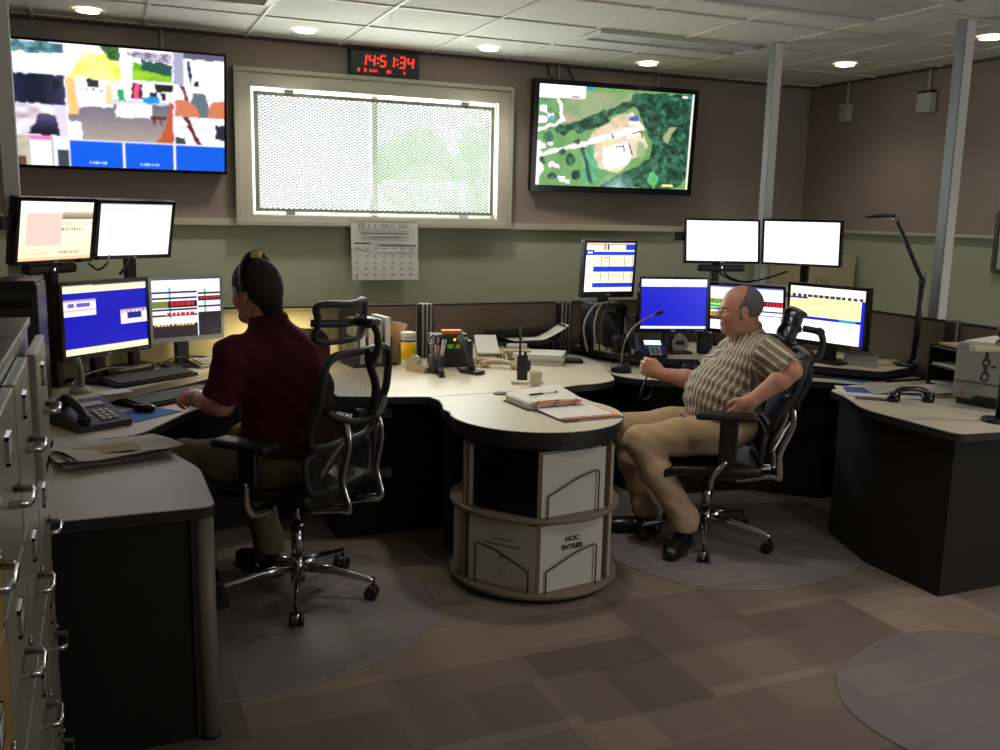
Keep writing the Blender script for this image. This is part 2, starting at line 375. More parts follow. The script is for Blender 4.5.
def grille():
    r = thing('security_grille', 'white expanded-metal security grille of small diamonds fixed across the window', 'grille', (0,0,0))
    g = MB(); x0, x1, z0, z1 = .972, 2.630, 1.592, 2.330; y = YB-.002
    nx = 92; nz = 70; px = (x1-x0)/nx; pz = (z1-z0)/nz; t = .0041
    for j in range(nz):
        for i in range(nx):
            s = 1 if (i+j) % 2 == 0 else -1
            xa, xb = x0+i*px, x0+(i+1)*px; zc = z0+(j+.5)*pz; za, zb = zc-s*pz/2, zc+s*pz/2
            q = Vector((xb-xa, zb-za)).normalized(); n = Vector((-q.y, q.x))*t/2
            g.add([(xa-n.x,y,za-n.y),(xb-n.x,y,zb-n.y),(xb+n.x,y,zb+n.y),(xa+n.x,y,za+n.y),(xa-n.x,y+.003,za-n.y),(xb-n.x,y+.003,zb-n.y),(xb+n.x,y+.003,zb+n.y),(xa+n.x,y+.003,za+n.y)],
                  [(0,1,2,3),(7,6,5,4),(0,4,5,1),(3,2,6,7)])
    me = bpy.data.meshes.new('diamond_mesh'); me.from_pydata([tuple(v) for v in g.v], [], g.f); me.materials.append(M['gr']); o = bpy.data.objects.new('diamond_mesh', me); C.objects.link(o); o.parent = r
    f = MB()
    for a in (((x0-.020),(x0+.006),z0-.014,z1+.018),((x1-.006),(x1+.020),z0-.014,z1+.018),(x0,x1,z1-.006,z1+.018),(x0,x1,z0-.014,z0+.006)):
        f.box(((a[0]+a[1])/2,y,(a[2]+a[3])/2),(a[1]-a[0],.016,a[3]-a[2]))
    f.build('grille_frame', 'gr2', r)
    for x, z in ((1.18,2.352),(2.42,2.352),(1.18,1.568),(2.42,1.568)): MB().box((x,y-.002,z),(.06,.03,.03), bev=.003).build('clip', 'steel', r)
M['gr'] = mat('grey enamelled mesh', (.42,.44,.40), .5); M['gr2'] = mat('grey grille frame', (.52,.53,.48), .4)
grille()
# outdoors beyond the pane
struct('ground_outside', MB().box((2,26,-.6),(80,38,.1)), mat('pale concrete outside', (.90,.92,.91), .9, noise=.08, nscale=.4))
gl_ = mat('haze-paled foliage outside', (.88,.95,.84), .9, noise=.06, nscale=2)  # leaf colour paled to paint in the bright daylight haze
def bush(x, y, z, r, lab):
    m = MB(); rr = random.Random(int(x*10+y))
    for k in range(22):
        a = rr.uniform(0,2*PI); q = rr.uniform(0,.75)*r; s = rr.uniform(.3,.55)*r; m.sph((q*math.cos(a), q*math.sin(a), rr.uniform(-.4,.7)*r), (s,s,s*.85), nu=10, nv=7)
    root = thing('tree', lab, 'tree', (x,y,-.55), 0, 'trees outside the window')
    c = m.build('crown', gl_, root); c.location = (0,0,z+.55); MB().cyl((0,0,0),(0,0,z+.55), .16, .09, 10).build('trunk', 'wood', root)
for i, (x,y,z,r) in enumerate(((8.6,26,2.2,1.7),(14.5,34,2.8,2.4))):
    bush(x,y,z,r,'washed-out green tree beyond the window grille')
v = thing('parked_van', 'pale bluish parked van seen through lower left of the window grille', 'van', (1.1,12.5,-.55), .15)
MB().box((0,0,1.0),(3.4,1.7,1.3), bev=.2).build('body', mat('pale blue paint', (.74,.82,.85), .4), v)
MB().box((-.1,-.86,1.25),(2.6,.03,.45), bev=.01).build('side_window', mat('tinted van window', (.55,.62,.64), .3), v)
for sx in (-1.1,1.1):
    for sy in (-.78,.78): MB().cyl((sx,sy-.1,.34),(sx,sy+.1,.34),.33).build('wheel', mat('pale grey tyre', (.5,.5,.5), .8), v)  # tyres in one flat mid grey

# ------------------------------------------------------------------ ceiling fixtures
LIGHTS = [(-.01,6.016,'leftmost, above the camera-view screen'),(1.21,5.994,'just left of the red clock'),(2.436,6.009,'between the red clock and the map screen'),(3.664,6.002,'above the map screen'),(4.858,5.336,'near the far right corner'),(4.865,4.161,'at the right edge beyond the thicker post')]
for x, y, wh in LIGHTS:
    r = thing('downlight', 'round lit recessed ceiling light '+wh, 'ceiling light', (x,y,ZC), 0, 'recessed downlights')
    MB().lathe([(.064,.003),(.064,-.003),(.072,-.003),(.073,.003)], seg=32, cap=False).build('trim_ring', 'white_metal', r)
    MB().lathe([(.001,-.004),(.060,-.004),(.063,.002),(.001,.002)], seg=32).build('lens', 'lamp_on', r)
def troffer(x, y, sx, sy, lab):
    r = thing('troffer_light', lab, 'ceiling light', (x,y,ZC))
    f = MB(); 
    for a, b, c, d in ((0,sy/2-.015,sx,.03),(0,-sy/2+.015,sx,.03),(sx/2-.015,0,.03,sy-.06),(-sx/2+.015,0,.03,sy-.06)): f.box((a,b,-.006),(c,d,.018))
    f.build('frame', 'white_metal', r)
    g = MB(); n = 8
    g.grid(lambda u, v: (-sx/2+.03+(sx-.06)*u, -sy/2+.03+(sy-.06)*v, -.006+.003*math.cos(2*PI*v)), 2, 24); g.build('lens', 'lamp_off', r)
troffer(3.347, 5.215, 1.16, .27, 'narrow unlit recessed ceiling fixture above and left of the thinner post')
troffer(3.347, 3.86, 1.16, .55, 'wide unlit recessed ceiling panel near the top edge, left of the thicker post')
r = thing('air_vent', 'louvred ceiling air vent at the top edge above the camera-view screen', 'vent', (.60,5.08,ZC))
MB().box((0,.26,-.004),(.56,.03,.014)).box((0,-.26,-.004),(.56,.03,.014)).box((.27,0,-.004),(.03,.5,.014)).box((-.27,0,-.004),(.03,.5,.014)).build('frame', 'trim', r)
sl = MB()
for k in range(16): sl.box((0,-.23+.03*k,-.002),(.52,.016,.004), roll=.5)
sl.build('slats', 'tbar', r)
# power poles and partition
def pole(x, y, z0, lab, wd=.07, gr='tall aluminium power poles'):
    r = thing('power_pole', lab, 'pole', (x,y,0), 0, gr)
    MB().box((0,0,(z0+ZC)/2),(wd,wd,ZC-z0), bev=.004).build('shaft', 'alu', r)
    g = MB().box((.002,-wd/2-.002,(z0+ZC)/2),(wd*.92,.005,ZC-z0)); g.build('lit_face', 'paper', r)  # pale strip paints the lit face; shaft darkened as the shaded side
PT = 1.05
pole(3.93,4.93,PT+.012,'tall thin metal pole rising behind the two blank white screens', .058)
pole(4.352,3.890,PT+.012,'tall wide metal pole right of the black desk lamp', .066)
pole(-.352,4.66,PT+.012,'metal pole at the left edge behind the stacked left screens', .066)
def panel(a, b, m, lab, h=PT, t=.05, name='partition_panel'):
    a = Vector(a); b = Vector(b); d = b-a; L = d.length; r = thing(name, lab, 'partition', (a.x,a.y,0), math.atan2(d.y,d.x), 'low fabric partition')
    MB().box((L/2,0,.05+(h-.05)/2),(L-.006,t,h-.05), bev=.003).build('fabric', m, r)
    MB().box((L/2,0,.025),(L-.006,t*.8,.05)).build('kick_strip', 'black', r)
    MB().box((L/2,0,h+.003),(L-.004,t+.004,.008)).build('top_cap', 'cap', r)
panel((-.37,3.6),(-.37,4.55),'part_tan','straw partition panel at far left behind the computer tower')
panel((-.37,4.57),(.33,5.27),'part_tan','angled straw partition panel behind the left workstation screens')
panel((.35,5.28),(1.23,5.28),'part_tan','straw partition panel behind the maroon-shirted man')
panel((1.25,5.28),(1.70,5.28),'part_brown','narrow brown partition panel behind the yellow-label canister')
panel((1.80,5.28),(2.62,5.28),'part_brown','brown partition panel behind the paper tray')
panel((2.72,5.28),(3.55,5.28),'part_brown','brown partition panel behind the tilted scheduling screen')
panel((3.57,5.27),(4.34,4.50),'part_brown','angled brown partition panel behind the right workstation')
panel((4.355,4.48),(4.355,3.80),'part_brown','brown partition panel behind the black desk lamp')
panel((4.355,3.70),(4.355,2.6),'part_brown','brown partition panel behind the printer')
def stub(x, y, lab):
    r = thing('partition_post', lab, 'post', (x,y,0), 0, 'dark partition posts'); MB().box((0,0,.532),(.085,.07,1.064), bev=.012).build('column', 'dark', r)
    for sx in (-.025,0,.025): MB().cyl((sx,-.037,.06),(sx,-.037,1.06),.007,seg=8).build('rib', 'grey_col', r)
stub(1.75,5.25,'dark ribbed partition post behind the pen holder'); stub(2.67,5.25,'dark ribbed partition post left of the scheduling screen'); stub(4.345,3.75,'dark round-topped partition post behind the paper tray by the printer')

# ------------------------------------------------------------------ wall items
def tv(name, lab, loc, yaw, tilt, w, h, nx, ny, fn, bez=.022, d=.07):
    r = thing(name, lab, 'screen', loc, yaw); 
    piv = r
    body = MB().box((0,d/2+.006,0),(w,d,h), bev=.012).box((0,d+.03,0),(w*.5,.05,h*.5), bev=.01); b = body.build('housing', 'gloss', r)
    fr = MB()
    for a in ((-w/2,-w/2+bez,-h/2,h/2),(w/2-bez,w/2,-h/2,h/2),(-w/2+bez,w/2-bez,h/2-bez,h/2),(-w/2+bez,w/2-bez,-h/2,-h/2+bez*1.3)): fr.box(((a[0]+a[1])/2,.002,(a[2]+a[3])/2),(a[1]-a[0],.014,a[3]-a[2]))
    fr.build('bezel', 'gloss', r)
    s = screen(w-2*bez, h-2.3*bez, nx, ny, fn, r, y=-.0005, z0=bez*.15, blur=1)
    r.rotation_euler = (tilt,0,yaw)
    return r
def cctv(u, v):
    v = 1-v; W = (.98,.98,1.)
    if v < .755 and .02 < u < .98:
        u0 = u; u += .010*(vn(u*46,v*30,2)-.5)+.006*(vn(u*20,v*14,7)-.5); v += .014*(vn(u0*46,v*30,3)-.5)+.008*(vn(u0*20,v*14,8)-.5)
    def fr(a,b,c,d): return (u-a)/(b-a), (v-c)/(d-c)
    ln = .004
    if abs(u-.245) < ln or abs(u-.748) < ln: return (.9,.9,1)
    if u < .245:
        k = int(v*4); x, y = fr(0,.245,k/4,(k+1)/4)
        if y < .03: return (.85,.87,1)
        if k == 0:
            if y < .3+.1*vn(x*8,1): return mixc((.15,.30,.33),(.45,.65,.68),vn(x*12,y*12))
            return mixc((.72,.88,.95),(1,1,1),min(1,.3+vn(x*6,y*9)*1.1))
        if k == 1: return mixc((.03,.05,.15),(.25,.28,.42),max(0,abs(x-.45)*1.2-.1)) if not (.75 < x < .9 and .2 < y < .5) else (.02,.03,.1)
        if k == 2:
            if abs(x-.55-.1*(1-y)) < .08+.22*y and y > .3: return mixc((.45,.42,.6),(.04,.03,.12),y) 
            return mixc((.62,.55,.60),(.98,.96,1),vn(x*5,y*5)) if x < .75 else (.82,.78,.86)
        if .28 < x < .66: return (.93,.93,.98) if y > .15 else (.95,.45,.70)
        if x > .7: return mixc((.88,.92,.95),(.22,.25,.30),1 if y > .45 and x > .78 else 0)
        return mixc((.75,.72,.66),(.35,.25,.22),1 if y > .7 and x < .2 else .2*vn(x*9,y*9))
    if u > .748:
        if v > .77:
            return (0,.33,.82) if v > .785 else W
        if v < .27:
            x, y = fr(.748,1,0,.27)
            if x < .2: return (.62,.62,.72)
            if .22 < x < .36 and y > .25 and abs(x-.24-.14*y) < .035: return (.2,.2,.3)
            if y < .18: return (.35,.33,.45)
            if .4 < x < .5 and y > .82: return (.1,.1,.2)
            return W
        if v < .535:
            x, y = fr(.748,1,.27,.535)
            if (x-.18)**2*3+(y-1)**2 < .3 or (x-.95)**2*4+(y-1)**2 < .35: return (.78,.45,.32)
            if abs(x-.5) < .1+.12*y and y > .2: return (.36,.42,.46)
            if abs(x-.18-.18*y) < .04: return (.5,.15,.15)
            return (.93,.92,.96)
        x, y = fr(.748,1,.535,.77)
        if abs(x-.22-.28*y) < .055: return (.40,.10,.12)
        if x > .82 and .25 < y < .8: return (.12,.14,.22)
        if x < .22 and y > .75: return (.2,.25,.25)
        return mixc((.78,.80,.85),(1,1,1),vn(x*5,y*5)*1.2 if vn(x*5,y*5)*1.2 < 1 else 1)
    if v > .77:
        if abs(u-.50) < ln: return (.85,.9,1)
        if v < .785: return (.85,.9,1)
        if (abs(v-.965) < .008) and ((.33 < u < .42) or (.58 < u < .67)) and int(u*240) % 2: return (.8,.9,1)
        return (0,.33,.84)
    if v < .27:
        if u < .497:
            x, y = fr(.245,.497,0,.27)
            if y < .4 and x > .62+.5*y: return mixc((.08,.2,.06),(.3,.5,.25),vn(x*20,y*20))
            if y > .22 and x > .08+.5*(1-y)*.8-.05: return mixc((.70,.85,.20),(.97,.98,.55),min(1,.2+vn(x*3,y*3)+.3*(1-abs(x-.5)*2)))
            return W
        x, y = fr(.497,.748,0,.27)
        if y < .2+.2*x and y > .08 and x > .15: return mixc((.35,.3,.42),(.85,.82,.9),vn(x*20,y*20))
        if .2+.22*x < y < .45+.35*x and x > .4: return (.15,.32,.28)
        if y > .35+.2*x and x > .22 and y < .95: return mixc((.35,.62,.08),(.62,.80,.20),vn(x*3,y*4))
        return W
    x, y = fr(.245,.748,.27,.77)
    if x < .08+.04*y and y < .6: return (.93,.72,.45)
    if .19 < x < .29 and y < .14: return (.05,.05,.12)
    if .13 < x < .32 and .16 < y < .2 and int(x*50) % 3 == 0: return (.05,.05,.12)
    if .335 < x < .42 and .05 < y < .42: return (.95,.78,.58) if x > .36 else (.98,.96,.95)
    if x < .42 and y < .45: return (.97,.97,.99)
    if .465 < x < .53 and .13 < y < .33: return (.05,.62,.36)
    if .60 < x < .70 and .02 < y < .28: return (.95,.30,.48) if .63 < x < .67 else (.35,.05,.15)
    if .70 < x < .86 and .24 < y < .34: return (.05,.55,.78)
    if x > .70 and y < .14: return (.1,.12,.1) if x > .82 else (.85,.9,.95)
    if (.77 < x < .84 or .88 < x < .93) and .15 < y < .27: return (.08,.1,.2)
    if .78 < x < .93 and .54 < y < .72 and (y < .6 or int(x*60) % 4 == 0): return (.35,.18,.12)
    if x > .93-.3*max(0,y-.6)+.02 and y > .3 : return (.72,.32,.16)
    if y < .30: return (.96,.96,1)
    n = vn(x*14,y*14)*.12
    if y < .36+.25*(.6-x if x < .6 else 0): return (.86-n,.86-n,.93-n)
    if x < .18 and y > .72-.1*x and x < .12: return (.97,.97,.99)
    if .45 < x < .8 and y < .6: return (.90,.89,.92)
    return mixc((.40,.38,.46),(.66,.60,.55),min(1,max(0,(y-.4)*1.4+n)))
tv('wall_television', 'large wall screen at upper left showing a grid of camera views', (.153,6.262,2.168), R_:=math.radians(1.1), math.radians(9.5), 1.22, .735, 190, 110, cctv, bez=.014)
def inpoly(x, y, P):
    c = False; j = len(P)-1
    for i in range(len(P)):
        if (P[i][1] > y) != (P[j][1] > y) and x < (P[j][0]-P[i][0])*(y-P[i][1])/(P[j][1]-P[i][1])+P[i][0]: c = not c
        j = i
    return c
def seg_d(x, y, a, b):
    dx, dy = b[0]-a[0], (b[1]-a[1]); t = max(0, min(1, ((x-a[0])*dx+(y-a[1])*dy)/(dx*dx+dy*dy))); return math.hypot(x-a[0]-t*dx, (y-a[1]-t*dy)*.62)
A_FOREST = [(.60,.03),(.85,.02),(1.01,-.01),(1.01,.62),(.97,.95),(.90,1.01),(.78,1.01),(.80,.88),(.76,.80),(.74,.90),(.77,1.01),(.40,1.01),(.44,.93),(.52,.88),(.60,.82),(.68,.76),(.73,.70),(.72,.52),(.68,.35),(.63,.22),(.57,.14)]
A_SITE = [(.51,.25),(.60,.22),(.66,.35),(.70,.58),(.66,.68),(.60,.72),(.52,.86),(.42,.84),(.38,.72),(.36,.60),(.30,.54),(.38,.42)]
def aerial(u, v):
    y = 1-v; x = u
    px = u+.018*(vn(u*30,y*20,1)-.5)+.03*(vn(u*9,y*7,2)-.5); py = y+.028*(vn(u*30,y*20,3)-.5)+.04*(vn(u*9,y*7,4)-.5)
    n = fbm(u*14,y*9); n2 = vn(u*70,y*46,5); n3 = vn(u*34,y*22,6)
    forest = mixc((.03,.15,.11),(.34,.60,.46),max(0,min(1,n2*.55+n3*.6-.25)))
    c = mixc((.32,.52,.28),(.50,.66,.42),n)
    if u < .13 and y < .50: c = mixc((.30,.50,.28),(.46,.62,.40),n3)
    if inpoly(px, py, [(.15,.08),(.62,.02),(.55,.14),(.30,.33),(.16,.38)]): c = mixc((.42,.56,.36),(.62,.64,.50),n*1.1 if n < .9 else 1)
    if inpoly(px, py, [(.13,.28),(.24,.30),(.22,.36),(.16,.38)]): c = (.66,.60,.50)
    if seg_d(px, py, (.14,.46),(.62,.12)) < .026: c = forest
    if seg_d(px, py, (.26,.42),(.40,.32)) < .045: c = forest
    if inpoly(px, py, [(.27,.60),(.36,.58),(.42,.86),(.36,.98),(.30,.98)]): c = mixc((.28,.58,.40),(.42,.70,.52),n3)
    if inpoly(px, py, A_FOREST) and not inpoly(px, py, [(.84,.36),(.90,.34),(.84,.52),(.80,.50)]): c = forest
    elif inpoly(px, py, A_FOREST): c = (.60,.62,.48)
    if seg_d(px, py, (.28,.60),(.35,.95)) < .014: c = mixc((.10,.25,.18),(.2,.4,.3),n2)
    if inpoly(px, py, A_SITE): c = mixc((.70,.60,.46),(.92,.86,.76),min(1,n*1.15))
    if inpoly(px, py, [(.64,.52),(.70,.60),(.68,.72),(.62,.68)]): c = mixc((.50,.62,.42),(.62,.68,.50),n)
    for a, b, w_ in (((0,.72),(.33,.555),.014),((.33,.555),(.66,.38),.020),((.12,.14),(.15,.34),.013),((.0,.44),(.15,.35),.012),((.0,.60),(.01,1.),.030)):
        if seg_d(px, py, a, b) < w_: c = (.90,.88,.86)
    if inpoly(x+.004*n2, y, [(.42,.60),(.58,.52),(.61,.66),(.58,.76),(.46,.82),(.42,.76)]): c = (1,.99,.97)
    if inpoly(x, y, [(.55,.40),(.63,.36),(.65,.44),(.57,.50)]): c = (.96,.95,.94)
    if inpoly(x, y, [(.57,.28),(.63,.25),(.64,.33),(.58,.36)]): c = (.28,.30,.72) if y < .31 else (.88,.88,.95)
    for a, b in (((.50,.585),(.55,.57)),((.55,.57),(.555,.63)),((.58,.54),(.61,.66)),((.60,.44),(.66,.41)),((.66,.41),(.67,.47)),((.47,.46),(.48,.50))):
        if seg_d(x, y, a, b) < .0045: c = (.10,.12,.12)
    for hx, hy, hr in ((.03,.25,.022),(.07,.30,.020),(.02,.34,.02),(.08,.58,.016),(.04,.62,.016),(.03,.68,.014),(.09,.80,.018),(.13,.81,.016),(.16,.93,.022),(.20,.97,.018)):
        if abs(px-hx) < hr and abs(py-hy) < hr*1.3: c = (.97,.97,.98)
    if abs(x-.085) < .015 and abs(y-.325) < .02: c = (.35,.62,.90)
    for hx, hy, hr in ((.12,.43,.03),(.06,.51,.035),(.16,.67,.022),(.21,.73,.03),(.25,.88,.035),(.10,.92,.025),(.04,.75,.02),(.24,.56,.018)):
        if math.hypot(px-hx, (py-hy)*.62) < hr: c = forest
    if math.hypot((px-.76)*1., (py-.90)*.7) < .045: c = mixc((.30,.66,.38),(.45,.75,.48),n3)
    g = max(0, 1-math.hypot((x-.52)/.14, (y-1.0)/.16)); c = mixc(c, (.85,.95,.95), g*.7)  # whitish reflection glow painted into the picture
    if x < .285 and y < .135-.05*x: return (.99,.99,.98) if not (.2 < x < .25 and .10 < y < .12) else (.4,.4,.38)
    if .29 < x < .335 and y < .035: return (.12,.55,.78)
    if .92 < x < .955 and .02 < y < .05: return (.9,.9,.9)
    if .97 < x < .99 and .02 < y < .05: return (.2,.6,.85)
    if x > .988: return (.88,.88,.84)
    if .80 < x < .90 and .95 < y < .975 and n2 > .45: return (.95,.9,.5)
    return c
tv('wall_television', 'large wall screen at upper right showing an aerial map', (3.61,6.315,2.165), math.radians(-2.5), math.radians(3), 1.365, .80, 220, 128, aerial, bez=.036)
def conduit(x, y0, z0, lab, wl='back'):
    pass
for x, z0, lab in ((.40,2.52,'thin pale conduit above the camera-view screen'),(3.15,2.53,'thin pale conduit above the left of the map screen'),(4.0,2.53,'thin pale conduit above the right of the map screen')):
    tag(MB().cyl((x,YB-.012,z0),(x,YB-.012,ZC),.011,seg=10).build('conduit', 'trim'), lab, 'conduit', 'pale conduits above the wall screens')
tag(MB().tube(spline([(3.06,YB-.02,ZC),(3.07,YB-.03,2.60),(3.12,YB-.05,2.55)]),.006,6).tube(spline([(3.22,YB-.02,ZC),(3.25,YB-.03,2.60),(3.28,YB-.05,2.55)]),.006,6).build('television_cable','coil'),'black cable pair hanging from the ceiling behind the map screen','cable')
for y, z, lab, sz in ((5.965,2.441,'small white wall box under a conduit, nearer the corner',(.05,.10,.14)),(5.167,2.44,'larger white wall box under a conduit, left of the wide pole',(.06,.125,.135))):
    r = thing('junction_box', lab, 'electrical box', (XR,y,z), 0, 'boxes high on the right wall')
    MB().box((-sz[0]/2,0,0),sz, bev=.006).build('cover', 'lgrey', r); MB().cyl((-.015,0,sz[2]/2-.01),(-.015,0,ZC-z),.011,seg=10).build('conduit', 'trim', r); MB().box((-sz[0]-.001,0,0),(.004,.03,.05)).build('outlet', 'lgrey', r)
    if sz[1] > .11: MB().box((-sz[0]/2,0,sz[2]/2+.008),(.05,.115,.020)).build('top_connector', 'black', r)
r = thing('picture_frame', 'dark framed picture on the right wall at the right edge of the view', 'picture', (XR-.016,4.28,1.48))
MB().box((0,0,.19),(.028,.42,.03)).box((0,0,-.19),(.028,.42,.03)).box((0,.195,0),(.028,.03,.35)).box((0,-.195,0),(.028,.03,.35)).build('frame', mat('dark walnut frame', (.22,.15,.12), .4), r)
MB().box((.003,0,0),(.01,.36,.35)).build('print', 'lgrey', r)
# clock
ck = thing('digital_clock', 'black wall clock with red digits reading 14:51:34 above the window', 'clock', (1.822,6.36,2.572), 0)
MB().box((0,.026,0),(.488,.052,.178), bev=.006).build('housing', 'black', ck); MB().box((0,-.001,0),(.46,.004,.155)).build('face', 'gloss', ck)
SEG = {'a':((.0,1),(1,1)),'b':((1,1),(1,.5)),'c':((1,.5),(1,0)),'d':((0,0),(1,0)),'e':((0,.5),(0,0)),'f':((0,1),(0,.5)),'g':((0,.5),(1,.5))}
DG = {'1':'bc','4':'fgbc','5':'afgcd','3':'abgcd','8':'abcdefg','2':'abged','0':'abcdef','6':'afgedc'}
def digits(mb, s, x, z, w, h, gap, t):
    for ch in s:
        if ch == ':':
            for k in (.28,.72): mb.box((x+gap*.15+h*.12*k*0,-.005,z+h*k),(t*1.1,.004,t*1.1))
            x += gap*.75; continue
        if ch == ' ': x += w+gap; continue
        for sg in DG[ch]:
            (ax,az),(bx,bz) = SEG[sg]; sh = .18*h
            p = Vector((x+ax*w+az*sh*.5,-.005,z+az*h)); q = Vector((x+bx*w+bz*sh*.5,-.005,z+bz*h)); d = (q-p); L = d.length-t*.5; c = (p+q)/2
            mb.box(c,(L,.004,t), pitch=-math.atan2(d.z,d.x))
        x += w+gap
    return x
dm = MB(); digits(dm, '14:51:34', -.172, -.014, .036, .068, .023, .0095); dm.build('time_digits', 'led', ck)
dm = MB()
digits(dm, '8', -.19, -.055, .010, .018, .008, .0035); digits(dm, '8', -.145, -.055, .010, .018, .008, .0035); digits(dm, '20', .01, -.055, .009, .018, .008, .0035); digits(dm, '5', .13, -.055, .009, .016, .008, .003)
for k in range(5): dm.box((-.105+.011*k,-.005,-.047),(.004,.004,.012 if k % 2 else .017))
dm.build('date_digits', 'led', ck)
# calendar
cal = thing('wall_calendar', 'white paper wall calendar hanging under the window', 'calendar', (1.815,6.345,1.325))
MB().grid(lambda a, b: (-.24+.48*a+.01*(1-b), .003*math.sin(b*3)+.004*(1-b)*math.sin(a*2.5), -.205+.41*b), 8, 8).build('sheet', 'paper', cal)
MB().box((0,.006,.203),(.48,.014,.014)).build('binding_strip', 'lgrey', cal)
text('heading', 'E. E. FIELD, INC.', .045, 'ink_g', cal, (.03,-.010,.165))
text('logo', 'EF', .05, 'ink_g', cal, (-.165,-.010,.168), bold=.0005)
hl = MB().box((.0,-.009,.135),(.40,.001,.003)).box((0,-.009,.118),(.34,.001,.008)).box((0,-.009,.092),(.20,.001,.006)).box((0,-.009,.088),(.32,.001,.002)).box((.09,-.009,.035),(.27,.001,.012)).box((-.16,-.009,.048),(.11,.001,.008))
for k in range(7): hl.box((-.195+.065*k,-.009,.016),(.03,.001,.006))
hl.build('printed_lines', 'ink_g', cal)
ml = MB()
for k in range(8): ml.box((-.215+.014*k,-.010,.050),(.009,.001,.010))
ml.build('month_heading', 'ink', cal)
g = [(d, (d+4) % 7, (d+4)//7) for d in range(1,32)]
for row in range(0,6):
    for d, cx, ry in g:
        if ry == row: 
            text('date', str(d), .020, 'ink', cal, (-.20+.064*cx,-.006-.004, .002-.043*ry if ry < 5 else -.192), bold=.0004)

# ------------------------------------------------------------------ desks
def worktop(name, lab, poly, z, m='lam', th=.035, gr=None):
    r = thing(name, lab, 'desk', (0,0,0), 0, gr)
    MB().prism(offset(poly, -.004), z-.006, z).build('laminate_top', m, r)
    MB().prism(poly, z-th, z-.003).build('edge_band', 'edge', r)
    return r
def base(r, poly, z0, z1, m='blacklam', name='cabinet_body'):
    return MB().prism(poly, z0, z1).build(name, m, r)
# centre desk and its round peninsula
cd = [(.98,4.22)]+[(1.20,4.14),(1.38,4.09),(2.05,4.10)]+[tuple(p)[:2] for p in spline([(2.09,4.115,0),(2.20,4.16,0),(2.34,4.175,0),(2.47,4.24,0),(2.53,4.36,0),(2.60,4.55,0),(2.67,4.78,0),(2.70,5.0,0),(2.66,5.17,0)],4)]+[(2.60,5.25),(.98,5.25)]
r = worktop('center_desk', 'long cream worktop between the two men, carrying radio and phones', cd, .74)
base(r, [(1.0,4.34),(2.25,4.34),(2.45,4.9),(2.5,5.22),(1.0,5.22)], .0, .70)
for x, z in ((1.20,.60),(1.20,.30)):
    v = MB()
    for k in range(4): v.box((x,4.335,z+.012*k),(.15,.006,.006))
    v.build('vent_louver', 'lgrey', r)
PC = (1.722,3.615); PR = .381
pen = [(1.385,4.085),(1.40,3.99),(1.385,3.90),(1.355,3.80)]+arc(PC, PR, math.radians(162), math.radians(380), 40)+[(2.075,3.86),(2.055,4.093)]
r = worktop('round_end_table', 'cream peninsula table with round dark-edged end above the binder carousel', pen, .741, th=.045)
lowp = arc(PC, PR-.012, 0, 2*PI-.01, 48); MB().prism(lowp, .672, .694).build('lower_rim', 'edge', r)
base(r, [(1.48,3.99),(1.95,3.99),(2.0,4.07),(1.46,4.07)], 0, .69, name='support_cabinet')
MB().lathe([(.001,0),(.034,0),(.036,.004),(.030,.006),(.001,.005)], c=(0,0,0)).build('grommet', 'dark', r, loc=(1.735,4.05,.7412))
# binder carousel
car = thing('binder_carousel', 'round two-tier laminate binder carousel under the peninsula table', 'shelf', (PC[0],PC[1],0))
CR = .372; NV = 6; A0 = math.radians(-112)
def disc(z0, z1, R, m, nm): return MB().lathe([(.001,z0),(R,z0),(R+.004,z0+.004),(R+.004,z1-.004),(R,z1),(.001,z1)], seg=56).build(nm, m, car)
disc(.0,.022,CR-.03,'black','plinth'); disc(.026,.050,CR,'wood','shelf'); disc(.352,.374,CR,'wood','shelf'); disc(.655,.670,CR-.03,'black','top_plate')
MB().cyl((0,0,.05),(0,0,.655),.03).build('spindle','black',car)
for tier, (z0, z1) in enumerate(((.05,.352),(.374,.655))):
    for k in range(NV):
        a = A0+2*PI*k/NV; R = CR-.012
        MB().box((math.cos(a)*(R/2+.02), math.sin(a)*(R/2+.02), (z0+z1)/2),(R-.04,.014,z1-z0), yaw=a).build('divider', 'wood', car)
def wire_holder(a0, a1, z0, flip):
    R = CR-.006
    p = lambda t, z: Vector((R*math.cos(a0+(a1-a0)*t)*(.90+.10*abs(2*t-1)**1.5), R*math.sin(a0+(a1-a0)*t)*(.90+.10*abs(2*t-1)**1.5), z))
    lo, hi = (.20,.90) if not flip else (.80,.10)
    pts = [p(lo,z0), p(lo,z0+.170), p(lo+(hi-lo)*.04,z0+.178)]+[p(lo+(hi-lo)*t, z0+.178-.085*((t)**1.6)) for t in (.2,.4,.6,.8,1)]+[p(hi, z0)]
    MB().tube(pts, .0035, 6).build('wire_holder', 'wire', car)
def binder(k, tier, lab, m='binder_w', wires=True):
    a = A0+2*PI*(k+.5)/NV; ap = (CR-.012)*math.cos(PI/NV)-.006; z = (.0512,.3752)[tier]
    ww = .318; h = (.287,.268)[tier]; off = (-.012 if k >= 0 else .012)
    b = thing('ring_binder', lab, 'binder', (PC[0]+math.cos(a)*ap-math.sin(a)*off, PC[1]+math.sin(a)*ap+math.cos(a)*off, z), a+PI/2, 'binders on the carousel')
    MB().box((0,-.009,h/2),(ww,.003,h), bev=.001).build('front_cover', m, b); MB().box((0,.021,h/2),(ww*.98,.003,h), bev=.001).build('back_cover', m, b)
    MB().box((-ww/2+.0015,.006,h/2),(.003,.030,h)).build('spine', m, b); MB().box((.004,.006,h/2-.004),(ww-.022,.022,h-.016)).build('pages', 'paper', b)
    return b
wire_holder(A0-2*PI/NV, A0, .05, False); wire_holder(A0, A0+2*PI/NV, .05, True); wire_holder(A0, A0+2*PI/NV, .374, True)
